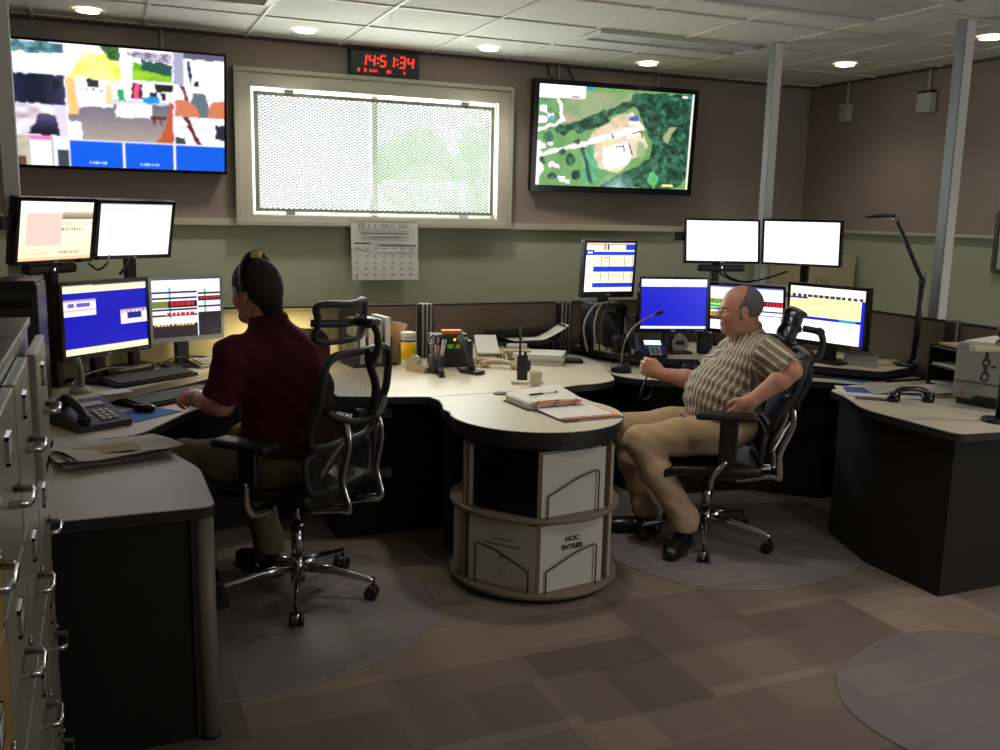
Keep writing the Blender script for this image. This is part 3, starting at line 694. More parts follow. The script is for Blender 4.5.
b = binder(0,0,'white binder lettered NCIC ENTRIES, lower right front of the carousel')
text('title', 'NCIC', .029, 'ink', b, (.0,-.0115,.215), bold=.0012); text('title', 'ENTRIES', .029, 'ink', b, (.0,-.0115,.180), bold=.0012)
b = binder(-1,0,'white binder with small faint centered lettering, lower left front of the carousel')
pl = MB()
for z, n, w_ in ((.205,8,.009),(.180,14,.009),(.130,3,.008),(.070,4,.006)):
    for q in range(n): pl.box((.005+(q-(n-1)/2)*(w_+.003),-.0111,z),(w_,.0006,.008 if z > .1 else .005))
pl.build('faint_lettering', 'ink_g', b)
bb = binder(-1,1,'black binder, upper left front of the carousel','gloss'); bb.scale = (.86,1,1); bb.location.x += .018*math.cos(A0-PI/6+PI/2); bb.location.y += .018*math.sin(A0-PI/6+PI/2)
binder(0,1,'blank white binder, upper right front of the carousel')
def edge_binder(da, tier, th, lab, R=.345, h=None, dep=.25, m='binder_w'):
    a = A0+math.radians(da); p = Vector((PC[0]+R*math.cos(a), PC[1]+R*math.sin(a))); d = Vector((math.cos(A0+PI), math.sin(A0+PI))); c = p+d*dep/2; z = (.0512,.3752)[tier]; h = h or (.285,.262)[tier]
    b = thing('ring_binder', lab, 'binder', (c.x,c.y,z), math.atan2(d.y,d.x)-PI/2, 'binders on the carousel')
    MB().box((0,-dep/2+.0015,h/2),(th,.003,h)).build('spine', m, b); MB().box((-th/2+.0015,.0015,h/2),(.003,dep,h)).build('front_cover', m, b); MB().box((th/2-.0015,.0015,h/2),(.003,dep,h)).build('back_cover', m, b); MB().box((0,.01,h/2-.004),(th-.008,dep-.03,h-.016)).build('pages', 'paper', b)
edge_binder(-70,0,.055,'white binder seen edge-on, lower far left of the carousel')
edge_binder(64.5,0,.034,'white binder seen edge-on, lower far right of the carousel')
edge_binder(64.5,1,.034,'white binder seen edge-on, upper far right of the carousel')
edge_binder(-56.5,1,.018,'thin white folder edge between shelf divider and black binder', R=.335, dep=.10)
# front-left desk
fd = roundp([(-.20,2.72),(.272,2.72),(.268,3.16),(.13,3.62),(-.20,3.74)], [0,.05,.06,.04,0])
r = worktop('front_left_desk', 'grey laminate desk with newspaper on it beside the filing cabinets', fd, .74, 'lam_g')
base(r, [(-.20,2.75),(.215,2.75),(.215,3.13),(.09,3.56),(-.20,3.66)], .0, .703, name='side_panel')
for x, y in ((.238,2.757),):
    MB().cyl((x,y,.012),(x,y,.704),.028,seg=20).build('corner_post', 'grey_col', r); MB().box((x-.032,y-.006,.358),(.014,.02,.69)).build('post_trim', 'edge', r); MB().cyl((x,y,0),(x,y,.012),.03).build('foot', 'black', r)
# left console: lower keyboard shelf, upper shelf
lc = roundp([(-.34,3.86),(-.24,3.79),(-.06,3.755),(.10,3.79),(.24,4.04),(.33,4.20),(.60,4.42),(.97,4.60),(.97,5.24),(.34,5.24),(-.34,4.54)], [.03,.06,.1,.1,.1,.1,.1,.0,0,0,0])
r = worktop('left_console_desk', 'black-edged lower keyboard desk in front of the maroon-shirted man', lc, .72)
base(r, [(-.32,4.05),(.0,4.25),(.4,4.62),(.95,4.8),(.95,5.22),(.36,5.22),(-.32,4.52)], 0, .68)
lu = roundp([(-.30,4.10),(-.17,4.19),(.345,4.677),(.52,4.87),(.76,4.98),(.97,5.0),(.97,5.235),(.36,5.235),(-.30,4.56)], [.02,.05,.1,.1,.08,0,0,0,0])
r = thing('left_monitor_shelf', 'raised cream shelf holding keyboards and monitors at the left workstation', 'desk')
MB().prism(offset(lu,-.004), .776, .782).build('laminate_top', 'lam', r); MB().prism(lu, .748, .779).build('edge_band', 'lam', r)
MB().prism(offset(lu,-.10), .7205, .748).build('riser', 'black', r)
# right console
rc = roundp([(2.70,5.15),(2.72,4.90),(2.66,4.66),(2.60,4.48),(2.66,4.33),(2.90,4.17),(3.25,4.20),(3.50,4.10),(3.72,3.88),(3.90,3.79),(4.04,3.90),(4.32,3.90),(4.32,4.49),(3.56,5.24),(2.70,5.24)], [.02,.05,.05,.08,.1,.1,.1,.1,.05,.05,.04,0,0,0,0])
r = worktop('right_console_desk', 'dark-edged lower keyboard desk in front of the striped-shirt man', rc, .72)
base(r, [(2.78,4.6),(3.0,4.42),(3.45,4.38),(3.78,4.08),(4.3,4.08),(4.3,4.48),(3.55,5.22),(2.78,5.22)], 0, .68)
MB().tube([(3.30,4.56,.13),(3.60,4.48,.13),(3.76,4.40,.13),(4.03,3.98,.13)], .012, 8).build('foot_rail', 'steel', r)
for q in ((3.60,4.48),(4.0,4.03)): MB().cyl((q[0],q[1],0),(q[0],q[1],.13),.010,seg=8).build('rail_leg','steel',r)
ru = roundp([(2.74,5.15),(2.80,4.86),(2.92,4.62),(3.20,4.50),(3.58,4.28),(3.84,3.95),(3.94,3.84),(4.30,3.935),(4.315,4.48),(3.555,5.232),(2.74,5.235)], [.02,.05,.08,.1,.1,.1,.05,.04,0,0,0])
r = thing('right_monitor_shelf', 'raised shelf holding the monitors and tan folder at the right workstation', 'desk')
MB().prism(offset(ru,-.006), .776, .782).build('laminate_top', 'lam', r); MB().prism(ru, .745, .779).build('edge_band', 'edge', r)
MB().prism(offset(ru,-.10), .7205, .745).build('riser', 'black', r)
# right desk
rd = roundp([(3.40,3.66),(3.355,3.50),(3.215,3.24),(3.215,2.705),(3.50,2.68),(4.31,2.68),(4.31,3.745),(3.62,3.745)], [.05,.08,.08,.06,0,0,0,.05])
r = worktop('right_desk', 'cream desk at the right holding the printer and papers', rd, .741)
base(r, [(3.42,3.60),(3.27,3.2),(3.27,2.76),(4.29,2.76),(4.29,3.72),(3.62,3.72)], 0, .705)
# chair mats
def cmat(cx, cy, R, lab, asp=1.0, rz=0., k=1.):
    pts = [(R*math.copysign(abs(math.cos(t))**.8, math.cos(t)), R*asp*math.copysign(abs(math.sin(t))**.8, math.sin(t))) for t in [2*PI*i/64 for i in range(64)]]
    r = thing('chair_mat', lab, 'floor mat', (cx,cy,0), rz, 'clear chair mats')
    MB().prism(pts, .0005, .003).build('sheet', 'mat_plastic', r)
    MB().tube([(x,y,.003) for x, y in pts], .003, 6, closed=True).build('rim', mat('clear vinyl rim', (.62,.60,.60), .3, alpha=.5) if 'rimm' not in M else M['rimm'], r)
M['rimm'] = mat('clear vinyl rim', (.62,.60,.60), .3, alpha=.45)
cmat(.50,3.60,.70,'clear chair mat under the mesh chair of the maroon-shirted man', .92, .3)
cmat(2.86,3.77,.72,'clear chair mat under the chair of the striped-shirt man', .95, .2)
cmat(2.76,1.99,.55,'bluish clear chair mat on open carpet at lower right', .95, .35)

# ------------------------------------------------------------------ filing cabinets
def cabinet(y1, w, h, lab, m='cab', nd=4, open_i=-1, x=-.178, dep=.68, hw=True):
    r = thing('filing_cabinet', lab, 'filing cabinet', (x,y1-w/2,0), 0, 'row of filing cabinets')   # front faces +x
    MB().box((-dep/2-.008,0,h/2-.006),(dep-.004,w-.006,h-.02), bev=.003).build('body', m, r); MB().box((-dep/2-.004,0,h-.010),(dep+.004,w-.004,.018), bev=.003).build('top', 'cab_top', r)
    dh = (h-.09)/nd
    for k in range(nd):
        z = .05+dh*(k+.5); ox = .014 if k == open_i else 0
        d = MB().box((ox+.004,0,z),(.022,w-.022,dh-.012), bev=.004)
        if ox: d.box((-.15+ox/2,0,z-.02),(.3+ox,w-.05,dh-.06))
        d = d.build('drawer', m, r)
        hd = MB(); hz = z-.012; hy = .0
        hd.tube([(ox+.014,-.05,hz),(ox+.045,-.045,hz),(ox+.050,-.03,hz),(ox+.050,.03,hz),(ox+.045,.045,hz),(ox+.014,.05,hz)], .006, 8, flat=(1.2,.7)); hd.build('handle', 'chrome', d)
        lh = MB()
        for a in ((-.035,.035,.043,.049),(-.035,.035,.0,.006),(-.035,-.029,.0,.049),(.029,.035,0,.049)): lh.box((ox+.018,(a[0]+a[1])/2,z+.05+(a[2]+a[3])/2),(.006,a[1]-a[0],a[3]-a[2]))
        lh.build('label_holder', 'chrome', d); MB().box((ox+.0165,0,z+.0745),(.002,.056,.036)).build('label_card', 'paper', d)
        if k == nd-1 or True: MB().cyl((ox+.014,w/2-.055,z-.03),(ox+.022,w/2-.055,z-.03),.009,seg=12).build('latch', 'steel', d)
    return r
cabinet(2.68,.38,1.31,'putty steel filing cabinet beside the grey desk, its top drawer ajar', open_i=3)
cabinet(2.298,.38,1.31,'putty steel filing cabinet, second from the grey desk')
cabinet(1.916,.38,1.31,'putty steel filing cabinet, third from the grey desk')
cabinet(1.534,.38,1.31,'ochre filing cabinet nearest the camera at the lower left', m='cab_ochre')

# ------------------------------------------------------------------ office chairs
def make_chair(lab, loc, rz, seat_z=.49, rec=.16, base_rot=0., gr='mesh task chairs', arm=0., ax=0.):
    t = thing('mesh_office_chair', lab, 'office chair', loc, rz, gr)
    # five-star base
    b = MB(); hz = .12
    for k in range(5):
        a = base_rot-rz+2*PI*k/5; c, s = math.cos(a), math.sin(a)
        b.tube([(c*.03,s*.03,hz),(c*.15,s*.15,hz-.008),(c*.30,s*.30,hz-.035),(c*.325,s*.325,hz-.04)], [.022,.019,.014,.013], 10, flat=(1,.8))
    b.cyl((0,0,.06),(0,0,.17),.032,.028); b.build('star_base', 'chrome', t)
    for k in range(5):
        a = base_rot-rz+2*PI*k/5; c, s = math.cos(a), math.sin(a); p = Vector((c*.325,s*.325,0)); q = Vector((-s,c,0)); fw = Vector((c,s,0))*.008
        cs = MB(); cs.cyl(p+Vector((0,0,.045)), p+Vector((0,0,.095)), .008, seg=8)
        for sd in (-1,1): cs.cyl(p-fw+q*.010*sd+Vector((0,0,.028)), p-fw+q*.028*sd+Vector((0,0,.028)), .0275, seg=18)
        cs = cs.build('caster', 'black', t)
        MB().sph(p-fw+Vector((0,0,.034)), (.022,.022,.024), nu=12, nv=8).build('caster_hood', 'chrome', cs)
    cy = MB().cyl((0,0,.16),(0,0,.30),.026).cyl((0,0,.30),(0,0,seat_z-.07),.014); cy.build('gas_cylinder', 'chrome', t)
    MB().box((-.02,0,seat_z-.075),(.26,.16,.05), bev=.015).box((.02,.13,seat_z-.075),(.02,.14,.02), bev=.005).build('tilt_mechanism', 'dark', t)
    # seat
    def seatP(u, v, off=0):
        x = -.23+.48*u; y = (-.25+.5*v); e = max(abs(2*v-1)**4, 0); f_ = max(0, (u-.8)/.2)
        return Vector((x, y*(1-.10*max(0,(.25-u))/.25-.12*f_**2), seat_z-.010+.018*e-.045*f_**2+.01*(1-u)))
    sm = MB(); nu, nv = 14, 14
    top = [seatP(i/nu,j/nv) for j in range(nv+1) for i in range(nu+1)]; bot = [p-Vector((0,0,.045)) for p in top]; n1 = len(top); W_ = nu+1
    fs = [(j*W_+i, j*W_+i+1, (j+1)*W_+i+1, (j+1)*W_+i) for j in range(nv) for i in range(nu)]; fb = [tuple(n1+q for q in reversed(f_)) for f_ in fs]
    bd = [i for i in range(W_)]+[j*W_+nu for j in range(1,nv+1)]+[nv*W_+i for i in range(nu-1,-1,-1)]+[j*W_ for j in range(nv-1,0,-1)]
    sd = [(bd[i], n1+bd[i], n1+bd[(i+1) % len(bd)], bd[(i+1) % len(bd)]) for i in range(len(bd))]
    sm.add(top+bot, fs+fb+sd, True); seat = sm.build('seat', 'black', t); 
    bv = seat.modifiers.new('soft', 'BEVEL'); bv.width = .012; bv.segments = 2
    # backrest in tilted frame: origin at seat rear
    ox, oz = -.25, seat_z+.03; cr, sr = math.cos(rec), math.sin(rec)
    def B(x, y, z):   # x forward, z along back
        return Vector((ox+x*cr-z*sr, y, oz+z*cr+x*sr))
    def backx(y, z): return -.035*math.cos(PI*min(1,abs(z-.17)/.5)*.5)*0 + .045*math.sin(max(0,1-abs(z-.14)/.22)*PI/2) + .35*y*y - .02
    def loop(z0, z1, hw0, hw1, rr=.06, n=7):
        pts = []
        cs = [(-hw0,z0),(hw0,z0),(hw1,z1),(-hw1,z1)]
        return roundp(cs, rr, n)
    def mesh_panel(lp, nm, par, m='mesh', bulge=backx):
        cy_ = sum(p[0] for p in lp)/len(lp); cz_ = sum(p[1] for p in lp)/len(lp); g = MB(); rings = 6; vs = []; n = len(lp)
        for k in range(rings+1):
            for y, z in lp:
                yy = cy_+(y-cy_)*k/rings; zz = cz_+(z-cz_)*k/rings; vs.append(B(bulge(yy,zz), yy, zz))
        g.add(vs, [(k*n+i, k*n+(i+1) % n, (k+1)*n+(i+1) % n, (k+1)*n+i) for k in range(rings) for i in range(n)], True)
        return g.build(nm, m, par)
    lp = loop(.16,.54,.225,.215,.09)
    dens = []
    for i in range(len(lp)):
        a, b_ = lp[i], lp[(i+1) % len(lp)]; L = math.hypot(b_[0]-a[0], b_[1]-a[1]); kk = max(1, int(L/.03)); dens += [(a[0]+(b_[0]-a[0])*q/kk, a[1]+(b_[1]-a[1])*q/kk) for q in range(kk)]
    back = MB().tube([B(backx(y,z),y,z) for y, z in dens], .017, 8, closed=True, flat=(1.1,.8)).build('backrest_frame', 'dark', t)
    mesh_panel(dens, 'back_mesh', back)
    # lumbar support: separate lower pad
    lp2 = loop(-.02,.13,.20,.215,.05); d2 = []
    for i in range(len(lp2)):
        a, b_ = lp2[i], lp2[(i+1) % len(lp2)]; L = math.hypot(b_[0]-a[0], b_[1]-a[1]); kk = max(1, int(L/.03)); d2 += [(a[0]+(b_[0]-a[0])*q/kk, a[1]+(b_[1]-a[1])*q/kk) for q in range(kk)]
    lum = MB().tube([B(backx(y,z)+.01,y,z) for y, z in d2], .013, 8, closed=True).build('lumbar_support', 'dark', t)
    mesh_panel(d2, 'lumbar_mesh', lum, bulge=lambda y, z: backx(y,z)+.01)
    # rear arms carrying back, from mechanism sweeping behind
    for s in (-1,1):
        pts = spline([B(-.03,s*.10,.30), B(-.07,s*.11,.20), B(-.06,s*.115,.05), B(-.10,s*.11,-.06), Vector((ox-.03,s*.09,seat_z-.06)), Vector((ox+.12,s*.07,seat_z-.095))], 6)
        MB().tube(pts, .014, 8, flat=(1.3,.7)).build('back_bracket', 'chrome', t)
    MB().tube(spline([B(-.02,-.19,.32), B(-.065,-.10,.285), B(-.075,0,.28), B(-.065,.10,.285), B(-.02,.19,.32)],5), .013, 8).cyl(B(-.06,0,.28), B(-.02,0,.28), .03, seg=12).build('cross_arm', 'dark', t)
    MB().tube(spline([B(-.07,-.03,.28), B(-.085,-.02,.40), B(-.055,0,.50), B(-.050,0,.53), B(-.06,0,.55)],6), .013, 8, flat=(1.6,.8)).build('spine', 'dark', t)
    for s in (-1,1):
        MB().tube(spline([B(-.06,s*.08,.24), B(-.03,s*.14,.15), B(-.005,s*.18,.06)],5), .011, 8).build('lumbar_arm', 'steel', t)
    # headrest
    ZH = .640; hb = lambda y, z: .045+2.3*y*y+.9*(z-ZH)**2
    lp3 = []
    for i in range(56):
        a = 2*PI*i/56; c_, s_ = math.cos(a), math.sin(a); y = .170*math.copysign(abs(c_)**.55, c_); e = abs(y)/.17
        zz = ZH+(.072+.020*e*e)*math.copysign(abs(s_)**.6, s_); y *= 1-.16*(1-abs(s_))**2*e; lp3.append((y,zz))
    hr = MB().tube([B(hb(y,z),y,z) for y, z in lp3], .0135, 8, closed=True, flat=(1.3,.8)).build('headrest_frame', 'dark', t)
    mesh_panel(lp3, 'headrest_mesh', hr, m='mesh_d', bulge=hb)
    MB().tube([B(hb(y,ZH)-.004,y,ZH) for y in [-.17+.34*i/12 for i in range(13)]], .010, 8, flat=(1.5,.6)).build('headrest_bar', 'dark', hr)
    MB().tube(spline([B(-.06,0,.50), B(-.085,0,.55), B(-.085,0,.60), B(-.05,0,.650), B(.03,0,.645)],6), .012, 8, flat=(1.3,.8)).cyl(B(-.05,-.03,.655),B(-.05,.03,.655),.018,seg=12).build('headrest_arm', 'dark', t)
    # armrests
    for s in (-1,1):
        ar = MB().tube(spline([Vector((.0,s*.16,seat_z-.08)), Vector((.0,s*.26,seat_z-.075)), Vector((0,s*.295,seat_z-.02)), Vector((-.005+ax,s*.295,seat_z+.06))],5), .016, 8, flat=(1.4,.8)).build('arm_bracket', 'chrome', t)
        MB().box((-.01+ax,s*.295,seat_z+.115+arm/2),(.085,.028,.15+arm), bev=.01).build('arm_post', 'black', ar)
        MB().box((.01+ax,s*.29,seat_z+.205+arm),(.27,.095,.032), bev=.014).build('arm_pad', 'black', ar)
    return t
make_chair('black mesh office chair with headrest, behind the maroon-shirted man', (.695,3.743,0), math.radians(130), .50, .12, math.radians(-102))
make_chair('black mesh office chair the striped-shirt man leans back in', (2.725,3.715,0), math.radians(148), .43, .28, math.radians(-126), arm=.065, ax=-.05)

# ------------------------------------------------------------------ people (signed-distance bodies, meshed with surface nets)
class Sdf:
    def __init__(s, lo, hi, h):
        s.lo = np.array(lo, float); s.h = h; s.n = [int(math.ceil((b-a)/h))+1 for a, b in zip(lo, hi)]
        s.F = np.full(s.n, .2, np.float32)
    def sub(s, lo, hi):
        a = [max(0, int((l-o)/s.h)) for l, o in zip(lo, s.lo)]; b = [min(n, int((l-o)/s.h)+2) for l, o, n in zip(hi, s.lo, s.n)]
        sl = tuple(slice(x, max(x, y)) for x, y in zip(a, b))
        ax = [s.lo[i]+s.h*np.arange(a[i], max(a[i], b[i])) for i in range(3)]
        X = np.meshgrid(*ax, indexing='ij'); return sl, np.stack(X, -1)
    def put(s, fn, lo, hi, k=.02, op='u'):
        sl, P = s.sub(np.array(lo)-k-.02, np.array(hi)+k+.02)
        if 0 in P.shape: return s
        d = fn(P).astype(np.float32); F = s.F[sl]
        if op == 'u': h = np.maximum(k-np.abs(F-d), 0)/k; s.F[sl] = np.minimum(F, d)-h*h*k*.25
        elif op == 'd': d = -d; h = np.maximum(k-np.abs(F-d), 0)/k; s.F[sl] = np.maximum(F, d)+h*h*k*.25
        elif op == 'i': s.F[sl] = np.maximum(F, d)
        return s
    def cone(s, a, b, ra, rb, k=.02, op='u'):
        a = np.array(a, float); b = np.array(b, float); ba = b-a; L = max(ba@ba, 1e-9); r = max(ra, rb)
        def fn(P):
            t = np.clip(((P-a)@ba)/L, 0, 1); return np.linalg.norm(P-a-t[..., None]*ba, axis=-1)-(ra+(rb-ra)*t)
        return s.put(fn, np.minimum(a, b)-r, np.maximum(a, b)+r, k, op)
    def chain(s, pts, rs, k=.02):
        for i in range(len(pts)-1): s.cone(pts[i], pts[i+1], rs[i], rs[i+1], k)
        return s
    def ell(s, c, r, R=None, k=.02, op='u'):
        c = np.array(c, float); r = np.array(r, float); R = np.eye(3) if R is None else np.array(R); m = r.max()
        def fn(P):
            q = (P-c)@R; k0 = np.linalg.norm(q/r, axis=-1); k1 = np.linalg.norm(q/(r*r), axis=-1)+1e-9; return k0*(k0-1)/k1
        return s.put(fn, c-m, c+m, k, op)
    def mesh(s, name, m, parent, smooth=2, loc=(0,0,0)):
        F = s.F; h = s.h; S = F < 0
        c = sum(S[i:S.shape[0]-1+i, j:S.shape[1]-1+j, k:S.shape[2]-1+k].astype(np.int8) for i in (0,1) for j in (0,1) for k in (0,1))
        act = (c > 0) & (c < 8); idx = np.argwhere(act); num = np.full(act.shape, -1, np.int32); num[act] = np.arange(len(idx))
        val = {}
        for i in (0,1):
            for j in (0,1):
                for k in (0,1): val[i,j,k] = F[idx[:,0]+i, idx[:,1]+j, idx[:,2]+k]
        acc = np.zeros((len(idx), 3)); cnt = np.zeros(len(idx))
        for a in val:
            for ax in range(3):
                if a[ax] == 0:
                    b = list(a); b[ax] = 1; b = tuple(b); va, vb = val[a], val[b]; ms = (va < 0) != (vb < 0)
                    t = np.where(ms, va/np.where(ms, va-vb, 1), 0); p = np.tile(np.array(a, float), (len(idx), 1)); p[:, ax] += t
                    acc[ms] += p[ms]; cnt[ms] += 1
        V = (idx+acc/cnt[:, None])*h+s.lo; faces = []
        for ax in range(3):
            o = [(0,0,0)]*4; u_, v_ = [(1,2),(2,0),(0,1)][ax]
            A = S.take(range(0, S.shape[ax]-1), ax); B = S.take(range(1, S.shape[ax]), ax); e = np.argwhere(A != B)
            e = e[(e[:, u_] > 0) & (e[:, v_] > 0) & (e[:, u_] < S.shape[u_]-1) & (e[:, v_] < S.shape[v_]-1)]
            def nb(du, dv): q = e.copy(); q[:, u_] += du; q[:, v_] += dv; return num[q[:,0], q[:,1], q[:,2]]
            q = np.stack([nb(-1,-1), nb(0,-1), nb(0,0), nb(-1,0)], 1); ins = A[e[:,0], e[:,1], e[:,2]]
            q[~ins] = q[~ins][:, ::-1]; faces.append(q)
        Q = np.concatenate(faces); Q = Q[(Q >= 0).all(1)]
        for _ in range(smooth):
            sm = np.zeros_like(V); ct = np.zeros(len(V))
            for i in range(4):
                np.add.at(sm, Q[:, i], V[Q[:, (i+1) % 4]]+V[Q[:, (i+3) % 4]]); np.add.at(ct, Q[:, i], 2)
            V = V*.5+.5*sm/np.maximum(ct, 1)[:, None]
        me = bpy.data.meshes.new(name); me.vertices.add(len(V)); me.vertices.foreach_set('co', V.astype(np.float32).ravel())
        me.loops.add(len(Q)*4); me.loops.foreach_set('vertex_index', Q.astype(np.int32).ravel()); me.polygons.add(len(Q)); me.polygons.foreach_set('loop_start', np.arange(0, len(Q)*4, 4, dtype=np.int32))
        me.polygons.foreach_set('use_smooth', np.ones(len(Q), bool)); me.update(calc_edges=True); me.validate(); me.materials.append(M[m] if isinstance(m, str) else m)
        o = bpy.data.objects.new(name, me); C.objects.link(o); o.parent = parent; s.V = V; s.me = me; return o
def frame(fwd, up):      # columns: forward, left, up
    f_ = Vector(fwd).normalized(); l_ = Vector(up).cross(f_).normalized(); u_ = f_.cross(l_); return np.array([[f_.x,l_.x,u_.x],[f_.y,l_.y,u_.y],[f_.z,l_.z,u_.z]])
def A_(v): return np.array(v, float)
def head(S, c, R, sc=.96, jaw=1., k=.012, ear=1.):
    c = A_(c); T = lambda x, y, z: c+R@(A_((x,y,z))*sc); q = lambda r: A_(r)*sc
    S.ell(T(-.012,0,.030), q((.098,.077,.090)), R, .02); S.ell(T(.028,0,-.028), q((.066,.060*jaw,.086)), R, .03); S.ell(T(.036,0,-.078), q((.050,.046*jaw,.036)), R, .025)
    S.cone(T(.072,.008,-.100), T(.072,-.008,-.100), .018*sc, .018*sc, .02)
    S.cone(T(.078,-.028,.020), T(.078,.028,.020), .013*sc, .013*sc, .015)
    for y in (-1,1): S.ell(T(.060,y*.036,-.028), q((.030,.024,.026)), R, .02); S.ell(T(.092,y*.031,.0), q((.014,.016,.011)), R, .012, 'd')
    S.cone(T(.086,0,.012), T(.110,0,-.024), .008*sc, .0115*sc, .010); S.ell(T(.108,0,-.028), q((.014,.012,.010)), R, .006)
    for y in (-1,1): S.ell(T(.098,y*.013,-.031), q((.010,.008,.007)), R, .006)
    S.ell(T(.090,0,-.0585), q((.010,.024,.0055)), R, .006); S.ell(T(.088,0,-.071), q((.011,.021,.006)), R, .006); S.ell(T(.099,0,-.0648), q((.006,.022,.0018)), R, .003, 'd')
    for y in (-1,1):
        S.ell(T(-.004,y*.077,-.008), q((.020,.009,.033)), R, .006); S.ell(T(-.002,y*.086,-.006), q((.011,.006,.020)), R, .004, 'd'); S.ell(T(-.002,y*.079,-.036), q((.009,.007,.010)), R, .006)
    return T
def hand(S, w, R, curls, side=1, sc=1., thumb=None, k=.010):
    """w wrist; R columns: along the hand, towards the thumb, back-of-hand normal. curls: bend of the four fingers in radians per joint"""
    w = A_(w); T = lambda x, y, z: w+R@(A_((x,y,z))*sc)
    S.cone(T(-.01,0,0), T(.02,0,0), .027*sc, .028*sc, .02); S.ell(T(.045,.0,0), A_((.050,.041,.0155))*sc, R, .018); S.ell(T(.030,.026,-.006), A_((.032,.016,.015))*sc, R, .015)
    for i, (y, L, r) in enumerate(((.031,.074,.0092),(.010,.082,.0096),(-.011,.076,.0090),(-.031,.060,.0080))):
        c1, c2, c3 = curls[i] if isinstance(curls[i], (tuple, list)) else (curls[i],)*3
        p = A_((.082-.004*abs(i-1),y,.001)); a = 0; pts = [T(*p)]; sp = .10*(1.2-i)*.5
        for j, (fr, ca) in enumerate(((.45,c1),(.30,c2),(.25,c3))):
            a += ca; p = p+A_((math.cos(a)*L*fr, (math.sin(sp)*L*fr if a < 1.2 else 0), -math.sin(a)*L*fr)); pts.append(T(*p))
        S.cone(T(.055,y*.9,0), pts[0], r*1.15*sc, r*1.1*sc, .010)
        S.chain(pts, [r*1.08*sc, r*sc, r*.92*sc, r*.78*sc], .005)
    th = thumb or [(.018,.030,-.004),(.046,.052,-.012),(.074,.056,-.018),(.096,.052,-.022)]
    S.chain([T(*p) for p in th], [.015*sc,.0125*sc,.0105*sc,.0085*sc], .010)
def glasses(p, T, R, c, sc, lens=True, metal='steel'):
    g = MB()
    for y in (-1,1):
        pts = []
        for i in range(18):
            a = 2*PI*i/18; pts.append(T(.108, y*.033+.024*math.cos(a), -.001+.017*math.sin(a)))
        g.tube(pts, .0014, 6, closed=True); g.tube([T(.108,y*.057,.004), T(.10,y*.068,.006), T(.0,y*.082,.004), T(-.012,y*.082,-.006)], .0015, 6)
    g.tube([T(.108,-.010,.004), T(.112,0,.007), T(.108,.010,.004)], .0014, 6); o = g.build('glasses', metal, p)
    return o
def eyes(p, T, sc, m='eye'):
    for y in (-1,1):
        e = MB().sph(T(.079,y*.031,.0), .0115*sc, nu=14, nv=10).build('eyeball', 'eye', p)
        MB().sph(T(.0865,y*.031,.0), .0052*sc, nu=10, nv=8).build('iris', 'black', e)
# ---- striped-shirt man (right)
VR = A_((.92,-.39,0)); VF = A_((.393,.92,0))           # across / away from the room entrance
Pm = thing('person', 'balding man in a striped short-sleeved shirt and khaki trousers leaning back, hand on hip', 'person', (2.76,3.76,0), 0)
O = A_((2.76,3.76,0))
W = lambda x, y, z: A_((x,y,z))-O
fw = A_((-.88,.47,0)); lf = A_((-.47,-.88,0)); UP = A_((0,0,1))        # his forward, his left
hipc = W(2.790,3.715,.585); neck = W(2.880,3.672,1.032)
hipL = hipc+lf*.10-UP*.02+fw*.03; hipR = hipc-lf*.10-UP*.02+fw*.03
kneeL = W(2.345,3.765,.530); kneeR = W(2.395,3.985,.545); ankL = W(2.545,3.640,.145); ankR = W(2.500,3.915,.125)
shL = W(2.840,3.480,.985); shR = W(2.955,3.835,.970)
elL = W(2.885,3.345,.915); wrL = W(2.735,3.430,.770)
elR = W(2.790,3.955,.770); wrR = W(2.625,4.035,.800)
hc = W(2.818,3.672,1.165); Rh = frame((-.93,.36,-.06), (-.06,0,1))
S = Sdf(W(2.18,3.20,.0), W(3.15,4.22,1.33), .0052)
S.cone(hipc+UP*.02, hipc+UP*.14+fw*.01, .13, .13, .05); S.cone(hipc+UP*.14+fw*.0, neck-UP*.12-fw*.03, .13, .125, .06); S.cone(shL, shR, .055, .055, .05); S.cone(neck-UP*.08, neck, .10, .065, .05)
S.cone(neck-UP*.03, hc+Rh@A_((-.03,0,-.05)), .066, .060, .03); S.cone(neck+fw*.045-UP*.0, hc+Rh@A_((.03,0,-.085)), .040, .035, .03)
T1 = head(S, hc, Rh, .97, 1.08)
for a, b_, c_ in ((hipL,kneeL,ankL),(hipR,kneeR,ankR)): S.cone(a, b_, .078, .052, .03); S.cone(b_, c_, .050, .036, .02); S.cone(c_, c_-UP*.05, .036, .034, .02)
S.cone(shL, elL, .048, .040, .03); S.chain([elL, elL+(wrL-elL)*.3, wrL], [.043,.047,.031], .02); S.cone(shR, elR, .046, .042, .03); S.chain([elR, elR+(wrR-elR)*.3, wrR], [.044,.046,.030], .02)
# left hand pressed on the hip, fingers round to the back
da = A_((-.02,.55,-.62)); da /= np.linalg.norm(da); ndir = A_((-.25,-.95,.0)); 
hL = wrL; along = A_((-.45,.45,-.72)); along /= np.linalg.norm(along)
nrm = A_((-.55,-.80,-.10)); nrm -= along*(nrm@along); nrm /= np.linalg.norm(nrm); thd = np.cross(nrm, along)
hand(S, wrL+along*.01, np.stack([along, -thd, nrm], 1), [(.25,.35,.3)]*4, sc=1.0)
